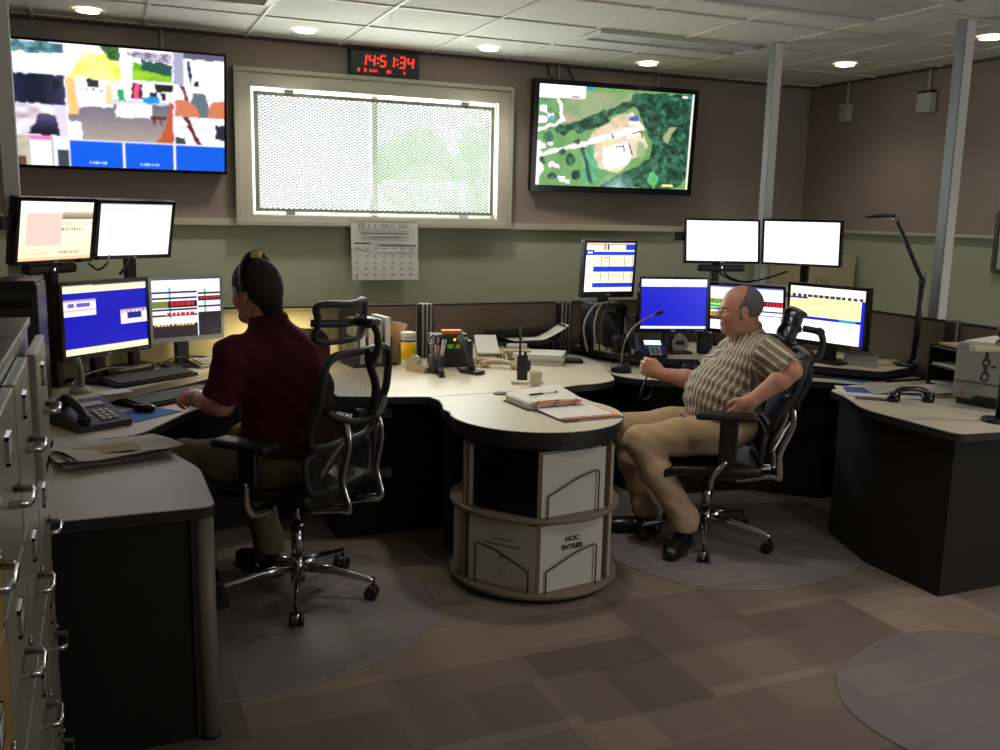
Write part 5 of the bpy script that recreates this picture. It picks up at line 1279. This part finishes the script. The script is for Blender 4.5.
cable('monitor_cable', 'black cables looping below the two upper screens on the left', [(-.06,4.72,1.33),(-.02,4.74,1.30),(.02,4.76,1.33),(.03,4.85,1.36)], .005)
cable('monitor_cable', 'thick black cable end hanging between the left upper screens', [(.13,4.80,1.36),(.10,4.78,1.31),(.07,4.77,1.275)], .008)
cable('desk_cable', 'white cable curving beneath the blue-screen monitor', [(-.16,4.36,.80),(-.13,4.50,.83),(-.02,4.62,.85),(.08,4.70,.84)], .004, 'cable_g')
cable('desk_cable', 'black cables tangled behind the silver-framed monitor stand', [(.20,4.86,.80),(.30,4.98,.83),(.42,5.10,.82),(.55,5.12,.80)], .005)
# headset control hanging near the wall
t = thing('newspaper', 'folded newspaper lying on the grey front desk', 'newspaper', (.0,3.40,.7405), math.radians(14))
for k, (dx, dy, rz) in enumerate(((0,0,0),(.012,.015,.05),(-.01,.03,-.06),(.02,.01,.12))):
    MB().grid(lambda u, v: ((u-.5)*.36*math.cos(rz)-(v-.5)*.27*math.sin(rz)+dx, (u-.5)*.36*math.sin(rz)+(v-.5)*.27*math.cos(rz)+dy, .003+.006*k+.010*math.sin(u*6+k*1.3)*math.sin(v*4+k)+.010*(1-v)+.02*max(0,abs(2*u-1)-.7)*(k % 2)), 10, 8).build('page', 'paper_y' if k < 3 else 'paper_y', t)
MB().box((-.02,-.01,.033),(.20,.12,.0008)).build('photo_print', mat('brownish newsprint photo', (.62,.50,.38), .8, noise=.35, nscale=30), t)
# centre desk
ZD = .7405
t = thing('wipes_canister', 'tall white canister with yellow and blue label', 'canister', (1.55,4.94,ZD)); MB().lathe([(.001,0),(.040,0),(.041,.004),(.041,.165),(.001,.166)]).build('tub', 'paper', t); MB().lathe([(.0412,.045),(.0418,.045),(.0418,.150),(.0412,.150)], cap=False).build('label', 'yellow', t); MB().lathe([(.0414,.143),(.0421,.143),(.0421,.153),(.0414,.153)], cap=False).build('label_stripe', 'navy', t)
MB().lathe([(.001,.166),(.043,.166),(.043,.192),(.038,.196),(.001,.197)]).build('lid', 'paper', t)
t = thing('tape_dispenser', 'beige tape dispenser in front of the yellow canister', 'tape dispenser', (1.555,4.77,ZD), math.radians(-60))
MB().prism([(-.07,0),(.06,0),(.07,.03),(.05,.045),(.015,.03),(-.03,.075),(-.06,.06)], -.027, .027).build('body', 'beige', t).rotation_euler = (PI/2,0,0); MB().cyl((-.025,-.012,.058),(-.025,.012,.058),.030).build('tape_roll', 'lgrey', t)
t = thing('pen_cup', 'mesh pen cup crowded with pens and scissors', 'pen holder', (1.635,4.70,ZD)); MB().lathe([(.001,0),(.036,0),(.040,.003),(.043,.10),(.040,.10),(.036,.006),(.001,.005)]).build('cup', 'dark', t)
rr = random.Random(4)
for k in range(12):
    a = rr.uniform(0,2*PI); q = rr.uniform(.005,.02); lean = rr.uniform(.01,.04); L = rr.uniform(.14,.19)
    MB().cyl((q*math.cos(a),q*math.sin(a),.01),((q+lean)*math.cos(a),(q+lean)*math.sin(a),L),.0042,seg=8).build('pen', ['steel','paper','dark','red','lgrey'][k % 5], t)
for k, a in enumerate((.4,2.4)):
    c = Vector((.022*math.cos(a), .01*math.sin(a), .18)); sci = MB()
    for s in (-1,1): sci.tube([c+Vector((s*.016+.014*math.cos(b), 0, .022*math.sin(b))) for b in [2*PI*i/14 for i in range(14)]], .004, 6, closed=True).cyl(c+Vector((s*.008,0,-.02)), c+Vector((0,0,-.12)), .003, seg=6)
    sci.build('scissors', 'steel' if k else 'dark', t)
t = thing('stapler', 'small black stapler in front of the pen cup', 'stapler', (1.625,4.61,ZD), math.radians(80)); MB().box((0,0,.006),(.12,.032,.012), bev=.003).build('base','black',t); MB().box((0,0,.032),(.115,.024,.022), pitch=-.1, bev=.006).build('arm','dark',t); MB().box((-.05,0,.02),(.02,.024,.03), bev=.003).build('hinge','black',t)
t = thing('file_organizer', 'upright file rack with white folders behind the empty chair back', 'file rack', (1.36,5.08,ZD), math.radians(8)); MB().box((0,0,.008),(.26,.20,.016), bev=.003).build('tray','dark',t)
for k in range(5): MB().box((-.10+.05*k,0,.09),(.004,.19,.15)).build('divider','dark',t)
for k, m in enumerate(('paper','paper','lgrey','paper')): MB().box((-.076+.05*k,0,.141+.01*(k % 2)),(.030,.20,.245)).build('file', m, t)
for k in range(3):
    MB().grid(lambda u, v: (.135+.012*k+.03*v*v+.012*v, -.09+.18*u, .004+.225*v), 4, 8).build('bent_folder', 'folder' if k != 1 else 'paper', t)
t = thing('battery_charger', 'black radio battery charger with orange pack and green label', 'charger', (1.79,4.92,ZD), math.radians(-8))
MB().box((0,0,.075),(.235,.16,.15), bev=.012).build('body','black',t); MB().box((-.02,-.03,.165),(.21,.10,.045), bev=.006).build('charging_bay','dark',t); MB().box((.0,-.035,.197),(.115,.06,.022), bev=.005).build('orange_pack','orange',t)
MB().box((.01,-.083,.120),(.085,.004,.022)).build('green_label','green',t); MB().box((.01,-.082,.158),(.016,.004,.014)).build('indicator','led_y',t); MB().box((-.07,-.082,.03),(.012,.004,.012)).build('indicator','red',t); MB().box((.07,-.083,.165),(.03,.004,.016)).build('label','lgrey',t)
t = thing('portable_scanner', 'black handheld unit leaning in its stand in front of the charger', 'handset', (1.80,4.66,ZD), math.radians(-62))
MB().box((.03,0,.010),(.13,.07,.02), bev=.006).build('base','black',t); MB().tube([(.03,0,.02),(-.02,0,.11),(-.06,0,.20)],[.026,.024,.022],10,flat=(.7,1)).build('handle','dark',t); MB().tube(spline([(-.07,.0,.19),(-.11,0,.10),(-.08,0,.02),(-.01,0,.01)],5),.007,6).build('cord','black',t)
t = thing('beige_telephone', 'beige telephone with a white note pad, right of the charger', 'telephone', (2.06,5.0,ZD), math.radians(-15))
MB().add([(-.10,-.11,0),(.10,-.11,0),(.10,.11,0),(-.10,.11,0),(-.10,-.11,.03),(.10,-.11,.03),(.10,.11,.09),(-.10,.11,.09)], [(3,2,1,0),(4,5,6,7),(0,1,5,4),(1,2,6,5),(2,3,7,6),(3,0,4,7)]).build('body','beige',t)
MB().box((-.01,.02,.095),(.13,.20,.014), roll=.42).build('note_pad','paper',t)
kp = MB()
for i in range(3):
    for j in range(3): kp.box((.045+.018*i,-.09+.02*j,.036+.0055*j),(.013,.013,.008), roll=.27)
kp.build('keypad','dark',t)
t = thing('telephone_handset', 'beige handset lying off the hook on the center desk', 'telephone handset', (2.03,4.76,ZD), math.radians(-40)); MB().tube(spline([(-.10,0,.02),(-.06,0,.032),(0,0,.036),(.06,0,.032),(.10,0,.02)],4),.014,10,flat=(1,1.4)).cyl((-.09,0,.004),(-.09,0,.03),.026,seg=14).cyl((.09,0,.004),(.09,0,.03),.026,seg=14).build('grip','beige',t)
cable('handset_cord', 'beige cord from the telephone to its handset', [(1.96,4.94,.78),(1.92,4.86,.755),(1.90,4.80,.748),(1.95,4.78,.755)], .005, 'beige')
t = thing('adding_machine', 'beige rounded desk device between the telephone and the paper stack', 'device', (2.235,4.985,ZD), math.radians(-20)); MB().box((0,0,.035),(.17,.14,.07), bev=.02).build('body','beige',t); MB().cyl((-.06,.03,.075),(.06,.03,.075),.022).build('paper_roll','paper',t)
t = thing('paper_stack', 'thick stack of white paper on the center desk', 'paper stack', (2.345,4.90,ZD), math.radians(-30))
for k in range(5): MB().box((.004*((k*7) % 3-1),.004*((k*5) % 3-1),.006+.0115*k),(.29,.225,.011), yaw=.03*((k*3) % 4-1.5)).build('ream', 'paper', t)
t = thing('paper_tray', 'black paper tray riser with curled printed sheets on top', 'tray', (2.36,5.135,ZD), math.radians(-2))
MB().box((0,0,.098),(.46,.20,.012), bev=.003).box((0,.095,.125),(.46,.010,.05), bev=.003).build('shelf','black',t)
for sx in (-.22,.22):
    for sy in (-.09,.09): MB().box((sx,sy,.047),(.02,.02,.092)).build('leg','black',t)
MB().box((-.02,.0,.045),(.36,.16,.004)).build('lower_shelf','dark',t)
t = thing('curled_document', 'white sheet with a black header curling up on the paper tray', 'paper', (2.47,5.12,.8452), math.radians(-6)); MB().grid(lambda u, v: (-.13+.27*u, -.075+.15*v, .002+.10*max(0,u-.35)**1.4*1.6), 14, 3).build('sheet','paper',t); MB().box((.118,0,.085),(.016,.14,.001), pitch=-.75).build('header_bar','ink',t)
t = thing('curled_document', 'loose pale sheets at the left end of the paper tray', 'paper', (2.24,5.12,.8452), math.radians(6)); MB().grid(lambda u, v: (-.09+.18*u, -.075+.15*v, .002+.05*max(0,.5-u)), 10, 3).build('sheet','lgrey',t)
t = thing('wallet', 'small flat black case right of the paper stack', 'case', (2.525,4.83,ZD), math.radians(-20)); MB().box((0,0,.011),(.12,.08,.02), bev=.006).build('shell','black',t); MB().box((0,-.0405,.012),(.06,.002,.004)).build('zipper','dark',t)
t = thing('two_way_radio', 'black two-way radio with long antenna standing on the center desk', 'radio', (1.995,4.375,ZD), math.radians(-24))
MB().box((0,0,.066),(.056,.034,.132), bev=.008).build('body','black',t); MB().box((.034,0,.075),(.018,.022,.06), bev=.006).build('speaker_mic','dark',t); MB().cyl((-.014,0,.13),(-.014,0,.275),.0065,.005).build('antenna','black',t); MB().cyl((.014,0,.13),(.014,0,.15),.008).build('knob','dark',t); MB().box((0,-.018,.045),(.036,.003,.05), bev=.001).build('grille','dark',t)
t = thing('white_marker', 'white marker lying behind the paper cup', 'marker', (1.975,4.262,ZD), math.radians(-13)); MB().cyl((-.085,0,.009),(.055,0,.009),.009).build('barrel','paper',t); MB().cyl((.055,0,.009),(.085,0,.009),.0095).build('cap','paper',t)
t = thing('paper_cup', 'small patterned paper cup at the joint of the two worktops', 'cup', (1.958,4.13,ZD)); MB().lathe([(.001,0),(.025,0),(.034,.085),(.0355,.087),(.0345,.089),(.032,.086),(.024,.004),(.001,.004)], seg=32, cap=False).build('wall','cup',t); MB().lathe([(.001,.06),(.030,.0605)], seg=24, cap=False).build('drink', mat('coffee', (.25,.15,.08), .2), t)
# open ring binder on the peninsula
t = thing('open_binder', 'open black ring binder with white pages and orange divider on the peninsula table', 'binder', (1.845,3.655,.7415), math.radians(4))
MB().box((0,.125,.0015),(.30,.24,.003)).box((.03,-.135,.0015),(.30,.25,.003)).build('cover','gloss',t)
MB().box((.0,.132,.016),(.275,.215,.026), yaw=.02).build('page_stack','paper',t); MB().grid(lambda u, v: (-.13+.28*u, .03+.23*v, .031+.03*u*v+.004*math.sin(u*4)), 8, 6).build('loose_page','paper',t)
MB().box((.02,-.118,.008),(.275,.20,.006), yaw=-.03).build('lower_pages','paper',t); MB().box((.042,-.125,.0042),(.285,.205,.002), yaw=-.05).build('orange_divider','orange',t); MB().box((0,.008,.030),(.26,.012,.006)).build('orange_tab','orange',t)
for x in (-.10,0,.10): MB().tube([(x,-.012+.03*(1-math.cos(a))*.5+.0,.006+.035*math.sin(a)) for a in [PI*i/10 for i in range(11)]],.003,6).build('ring','chrome',t)
MB().box((0,.004,.007),(.27,.03,.006), bev=.002).build('ring_spine','steel',t)
t = thing('pen', 'black and white pen lying on the open binder page', 'pen', (1.835,3.793,.786), math.radians(8)); MB().cyl((-.07,0,.0),(.0,0,.0),.0045,seg=10).build('grip','ink',t); MB().cyl((.0,0,.0),(.07,0,.002),.004,seg=10).build('barrel','paper',t); MB().cyl((.07,0,.002),(.08,0,.002),.0048,seg=10).build('cap','ink',t)
# right workstation
ZU = .7825
t = thing('gooseneck_microphone', 'gooseneck desk microphone at the left of the right workstation', 'microphone', (2.70,4.56,.7205))
MB().lathe([(.001,0),(.060,0),(.058,.03),(.045,.045),(.001,.048)]).build('base','black',t)
MB().tube(spline([(0,0,.045),(.01,0,.15),(.045,-.02,.24),(.10,-.04,.295),(.17,-.07,.335)],8),.0055,8).build('gooseneck','steel',t); MB().cyl((.165,-.068,.333),(.205,-.085,.350),.0115,.013).build('capsule','black',t); MB().box((.02,-.03,.05),(.03,.02,.01),bev=.003).build('talk_button','dark',t)
t = thing('equipment_rack', 'black open equipment frame holding small computers below the schedule monitor', 'rack', (2.85,5.04,ZU), 0)
MB().box((0,.01,.262),(.24,.17,.016), bev=.003).build('top_shelf','black',t)
for sx in (-.112,.112): MB().box((sx,.01,.127),(.014,.16,.254), bev=.003).build('side_panel','black',t)
MB().box((.055,.0,.112),(.04,.15,.222), bev=.006).build('slim_computer','dark',t); MB().box((.105,-.078,.15),(.02,.004,.10)).build('silver_strip','lgrey',t)
sp = thing('desk_speaker', 'round-backed black speaker in front of the equipment frame', 'speaker', (2.845,4.83,ZU)); MB().box((0,0,.055),(.09,.07,.11), bev=.022).build('cabinet','black',sp); MB().cyl((0,-.034,.06),(0,-.038,.06),.032).build('cone','dark',sp)
for k, (dx, m) in enumerate(((-.09,'cable_g'),(-.05,'cable_g'),(.0,'coil'),(-.07,'coil'))):
    cable('monitor_cable', ('pale cable arching left of the equipment frame','pale cable looping down inside the equipment frame','black cable inside the equipment frame','black cable dropping from the schedule monitor')[k], [(2.80+.02*k,4.93+.03*k,1.08),(2.72+dx*.3+.03*k,4.90,1.06),(2.70+dx+.03*k,4.86,.95),(2.72+dx+.02*k,4.84,.80)], .006 if k < 2 else .004, m)
desk_phone('black console phone with a bright small screen, beside the striped-shirt man\'s fist', 2.945, 4.68, ZU, -22, scr=True, w=.21, d=.16)
t = thing('desk_clock', 'round white-grey desk timer right of the bright phone screen', 'timer', (3.235,4.78,ZU), math.radians(-25)); MB().cyl((0,-.02,.055),(0,.02,.055),.052,seg=28).box((0,0,.012),(.09,.06,.024),bev=.006).build('case','lgrey',t); MB().box((0,-.0215,.060),(.05,.004,.025)).build('display','dark',t)
t = thing('desk_speaker', 'black boxy speaker under the middle lower monitor', 'speaker', (3.36,4.70,ZU), math.radians(-30)); MB().box((0,0,.065),(.09,.08,.13), bev=.012).build('cabinet','black',t); MB().cyl((0,-.04,.07),(0,-.044,.07),.03).build('cone','dark',t)
t = thing('mouse_pad', 'blue mouse pad by the striped-shirt man\'s right forearm', 'mouse pad', (3.02,4.44,.7205), math.radians(-20)); MB().box((0,0,.0015),(.24,.19,.003), bev=.001).build('pad','blue',t)
mouse('black mouse on the blue pad beyond the striped-shirt man', 3.10,4.47,.7245,150)
t = thing('mouse_pad', 'blue mouse pad behind the right chair, beside the paper-strewn desk', 'mouse pad', (3.845,4.005,.7205), math.radians(-60)); MB().box((0,0,.0015),(.24,.17,.003), bev=.001).build('pad','blue',t)
mouse('black mouse with silver trim on the right blue pad', 3.87,4.06,.7245,150)
mouse('dark mouse left of the right blue pad', 3.62,4.15,.7215,140,'black')
t = thing('wrist_rest', 'dark flat rest pad behind the right chair', 'pad', (3.70,4.10,.7205), math.radians(-45)); MB().box((0,0,.006),(.16,.06,.012), bev=.005).build('cushion','dark',t)
t = thing('small_device', 'small grey keypad device left of the wide yellow-form monitor', 'device', (3.60,4.40,ZU), math.radians(-60)); MB().box((0,0,.02),(.11,.08,.04), bev=.006).build('case','dark',t); MB().box((0,-.041,.022),(.06,.003,.018)).build('display','lgrey',t)
t = thing('desk_calendar', 'white tent card calendar standing under the wide monitor', 'calendar card', (3.945,4.03,ZU), math.radians(-66)); MB().add([(-.095,0,0),(.095,0,0),(.095,.03,.075),(-.095,.03,.075),(-.095,.05,0),(.095,.05,0)], [(0,1,2,3),(3,2,5,4),(0,4,5,1),(1,5,2),(0,3,4)]).build('card','lgrey',t); MB().box((0,.026,.069),(.17,.003,.008), roll=-.38).build('header','ink_g',t)
t = thing('manila_folder', 'tan manila folder lying right of the tent card', 'folder', (4.17,4.10,ZU), math.radians(-20)); MB().box((0,0,.003),(.30,.22,.005), bev=.001).build('cover','folder',t); MB().box((.0,.005,.0065),(.27,.19,.002)).build('sheet','beige',t)
# desk lamp
t = thing('desk_lamp', 'black articulated task lamp with flat head beside the wide pole', 'lamp', (4.245,3.975,ZU))
MB().lathe([(.001,0),(.07,0),(.07,.012),(.02,.02),(.001,.022)]).build('base','black',t)
MB().cyl((0,-.02,.015),(.0,-.05,.06),.014).tube([(0,-.05,.05),(0,-.06,.47)], .0145, 10).build('lower_arm','black',t); MB().cyl((.018,-.06,.12),(.018,-.06,.54),.004,seg=6).build('tension_rod','chrome',t)
MB().sph((0,-.06,.485),(.020,.020,.028)).build('elbow_joint','dark',t); MB().tube([(0,-.06,.50),(-.02,-.055,.53),(-.155,.01,.82)], .012, 10).build('upper_arm','black',t); MB().cyl((-.165,.0,.835),(-.165,.03,.835),.018).build('head_joint','chrome',t)
MB().sph((0,0,0),(.092,.045,.012), nu=24, nv=10).build('lamp_head','black',t,loc=(-.245,.045,.848)).rotation_euler = (0,-.10,math.radians(-22))
# right desk
t = thing('paper_sheet', 'white page with a blue printed block on the right desk', 'paper', (3.60,3.52,.7415), math.radians(-35)); MB().box((0,0,.002),(.40,.27,.003)).build('sheet','paper',t); MB().box((-.10,.03,.0042),(.13,.16,.001)).build('blue_print','navy',t)
t = thing('magazine', 'grey-covered magazine overlapping the blue-printed page', 'magazine', (3.72,3.50,.7460), math.radians(-28)); MB().grid(lambda u, v: (-.17+.34*u,-.12+.24*v,.004+.012*math.sin(u*PI)), 10, 2).build('cover','lgrey',t); MB().box((0,0,.001),(.33,.24,.002)).build('pages','paper',t)
t = thing('document_pile', 'green-edged documents beside the printer on the right desk', 'documents', (3.87,3.42,.7415), math.radians(-15))
for k, m in enumerate(('folder','paper_y','green','paper_y')): MB().box((.008*k,.006*k,.003+.006*k),(.26,.22,.005), yaw=.06*k).build('folder', mat('dull olive folder', (.42,.45,.28), .8) if m == 'green' else m, t)
t = thing('telephone_handset', 'black handset lying face down on the right desk', 'telephone handset', (3.575,3.295,.7415), math.radians(-20))
MB().tube(spline([(-.085,0,.038),(-.055,0,.058),(0,0,.064),(.055,0,.058),(.085,0,.038)],5),.013,10,flat=(1,1.5)).build('grip','gloss',t); MB().lathe([(.001,0),(.027,0),(.030,.01),(.028,.045),(.001,.048)]).build('earpiece','gloss',t,loc=(-.085,0,0)); MB().lathe([(.001,0),(.027,0),(.030,.01),(.028,.045),(.001,.048)]).build('mouthpiece','gloss',t,loc=(.085,0,0))
pts = []; 
for i in range(240): a = i/240; pts.append((3.49-.13*a+.006*math.cos(i*.9), 3.325+.11*a+.006*math.sin(i*.9)*.3, .7475+.005*math.sin(i*.9)+.0))
tag(MB().tube(pts, .0016, 5).build('coiled_cord','coil'), 'thin coiled black cord running left from the black handset', 'cord')
t = thing('letter_tray', 'black two-tier letter tray with papers between lamp and printer', 'tray', (4.155,3.515,.7415), math.radians(78))
for k in range(3): MB().box((0,0,.008+.10*k),(.24,.24,.008), bev=.002).build('shelf','black',t)
for sx in (-.115,.115): MB().box((sx,0,.11),(.008,.24,.22), bev=.002).build('side','black',t)
for k in (0,1): MB().box((-.004,-.01,.018+.10*k),(.21,.23,.010)).build('papers','paper',t)
MB().box((-.01,-.01,.225),(.19,.20,.012)).build('top_folder','folder',t)
t = thing('printer', 'light grey laser printer on the right desk', 'printer', (3.745,3.215,.7415), math.radians(-73))
# local x runs along the front face towards the camera side, y away into the desk
MB().box((.20,.20,.165),(.40,.39,.27), bev=.015).build('case', mat('warm grey printer plastic', (.60,.59,.57), .45), t); MB().box((.20,.205,.014),(.37,.36,.028)).build('plinth','dark',t)
MB().box((.20,.21,.301),(.36,.33,.010), bev=.004).build('output_lid','paper',t); MB().box((.24,.06,.306),(.24,.12,.014), bev=.003).build('output_paper','paper',t)
MB().box((.20,.003,.115),(.388,.004,.003)).build('tray_gap','black',t); MB().prism([(.09,.030),(.115,.055),(.34,.055),(.36,.030)], -.003, .004).build('tray_grip','black',t).rotation_euler = (PI/2,0,0); MB().box((.045,.0,.06),(.004,.004,.022)).build('red_mark','red',t); MB().box((.18,.003,.20),(.022,.006,.008)).build('release_button','dark',t)
# arm with hanging chain at right edge
t = thing('headset_stand', 'dark stand at the right edge with beige arm, hanging clips and ribbed cord', 'stand', (3.60,2.83,.7415), math.radians(-18))
MB().lathe([(.001,0),(.07,0),(.068,.014),(.001,.018)]).build('base','black',t); MB().tube([(0,0,.015),(0,0,.32)],.014,12).build('column','black',t)
MB().box((-.075,0,.325),(.17,.045,.028), bev=.008).build('arm','beige',t); MB().cyl((-.01,-.028,.335),(-.01,.028,.335),.030).build('pivot','black',t); MB().sph((-.01,0,.405),(.038,.036,.045)).build('head','black',t)
ch = MB()
for k, (rz_, dz) in enumerate(((.013,.29),(.014,.262),(.015,.232),(.016,.200))): ch.tube([Vector((-.085+rz_*math.cos(a)*(1 if k % 2 else .5), rz_*math.sin(0)*0+rz_*.4*math.cos(a)*(0 if k % 2 else 1), dz+rz_*1.25*math.sin(a))) for a in [2*PI*i/14 for i in range(14)]],.0055,6,closed=True)
ch.build('hanging_chain','black',t)
cp = [(.02+.008*math.cos(i*.8),-.02+.008*math.sin(i*.8),.33-.0016*i) for i in range(190)]; MB().tube(cp,.0022,5).build('ribbed_cord','coil',t)
# strap in the striped-shirt man's fist
t = tag(MB().tube(spline([(2.585,4.085,.80),(2.565,4.095,.74),(2.55,4.10,.68),(2.575,4.10,.655),(2.605,4.085,.68),(2.605,4.075,.74),(2.60,4.07,.79)],6),.0055,6,flat=(.5,1.4)).build('wrist_strap','dark'), 'dark cord loop hanging from the striped-shirt man\'s right fist', 'cord')
# storage cabinet beyond the partition
t = thing('storage_cabinet', 'tall beige storage cabinet against the right wall beyond the partition', 'cabinet', (5.23,5.93,0)); MB().box((0,0,.665),(.50,.42,1.33), bev=.006).build('body','beige',t); MB().box((0,-.214,.68),(.46,.012,1.22), bev=.003).build('door','beige',t)
for k in range(3): MB().box((-.14+.05*k,-.222,1.12),(.006,.004,.09)).build('vent_slot','cab_top',t)
t = thing('white_bottle', 'small white bottle on top of the storage cabinet', 'bottle', (5.06,5.93,1.331)); MB().lathe([(.001,0),(.03,0),(.031,.07),(.014,.09),(.001,.091)]).build('body','paper',t); MB().cyl((0,0,.09),(0,0,.115),.015).build('cap','paper',t)
cable('monitor_cable', 'black cables looping under the two blank white screens', [(3.62,4.99,1.30),(3.66,4.97,1.24),(3.75,4.92,1.20),(3.83,4.80,1.22),(3.92,4.66,1.28)], .006)
cable('monitor_cable', 'second black cable below the left blank white screen', [(3.66,4.99,1.30),(3.70,4.95,1.225),(3.80,4.86,1.19),(3.84,4.80,1.16)], .006)
cable('desk_cable', 'grey cable lying behind the right chair on the monitor shelf', [(3.60,4.28,.79),(3.68,4.30,.79),(3.76,4.22,.79),(3.80,4.28,.79)], .004, 'cable_g')

# ------------------------------------------------------------------ light, camera
def area(name, loc, rot, size, energy, col, sy=None):
    l = bpy.data.lights.new(name, 'AREA'); l.energy = energy; l.color = col; l.size = size
    if sy: l.shape = 'RECTANGLE'; l.size_y = sy
    o = bpy.data.objects.new(name, l); C.objects.link(o); o.location = loc; o.rotation_euler = rot; return o
def spot(name, loc, energy, col, ang=2.2, blend=.9, r=.07):
    l = bpy.data.lights.new(name, 'SPOT'); l.energy = energy; l.color = col; l.spot_size = ang; l.spot_blend = blend; l.shadow_soft_size = r
    o = bpy.data.objects.new(name, l); C.objects.link(o); o.location = loc; return o
DL = 34
warm = (1,.93,.82)
for x, y, wh in LIGHTS: spot('downlight_lamp', (x,y,ZC-.03), DL if x < 4 else 14, warm)
for x, y in ((1.95,3.6),): spot('downlight_lamp', (x,y,ZC-.03), 48, (1,.90,.74), 1.5)
for x, y in ((2.75,1.5),(3.9,1.0),(4.5,2.3),(3.4,-1.2)): spot('downlight_lamp', (x,y,ZC-.03), 34, warm, 2.4)
area('front_fill', (2.4,-1.9,1.9), (math.radians(80),0,math.radians(-8)), 2.2, 7, (1,.92,.82), 1.4)  # unseen warm fill added behind the camera
area('rear_window_light', (4.9,-1.6,1.5), (math.radians(85),0,math.radians(12)), 1.5, 38, (.88,.94,1), 1.2)
area('window_daylight', (1.8,6.55,1.96), (math.radians(-105),0,0), 1.7, 90, (.93,1,.97), .78)
area('task_light', (.86,5.02,1.03), (0,0,0), .35, 3.5, (1,.86,.55), .08)
spot('centre_desk_spot', (1.45,4.75,ZC-.03), 34, (1,.88,.62), 1.1)  # bare spot at ceiling height over the centre desk, no fixture
wd = bpy.data.worlds.new('sky'); bpy.context.scene.world = wd; wd.use_nodes = True; wn = wd.node_tree
wn.nodes['Background'].inputs[0].default_value = (.93,.98,1,1); wn.nodes['Background'].inputs[1].default_value = 1.65
cam = bpy.data.cameras.new('camera'); co = bpy.data.objects.new('camera', cam); C.objects.link(co)
cam.sensor_width = 36; cam.lens = 931.4/1000*36; cam.clip_start = .02; cam.clip_end = 200
f = Vector((.38702842,.90600893,-.17133834)); r = Vector((.92085734,-.38930689,.02149222)); u = Vector((.04723105,.16609627,.9849778))
co.matrix_world = Matrix(((r.x,u.x,-f.x,0),(r.y,u.y,-f.y,0),(r.z,u.z,-f.z,1.6),(0,0,0,1)))
sc = bpy.context.scene; sc.camera = co
sc.view_settings.view_transform = 'Standard'; sc.view_settings.look = 'None'; sc.view_settings.gamma = 1; sc.view_settings.use_curve_mapping = False
sc.view_settings.exposure = .13
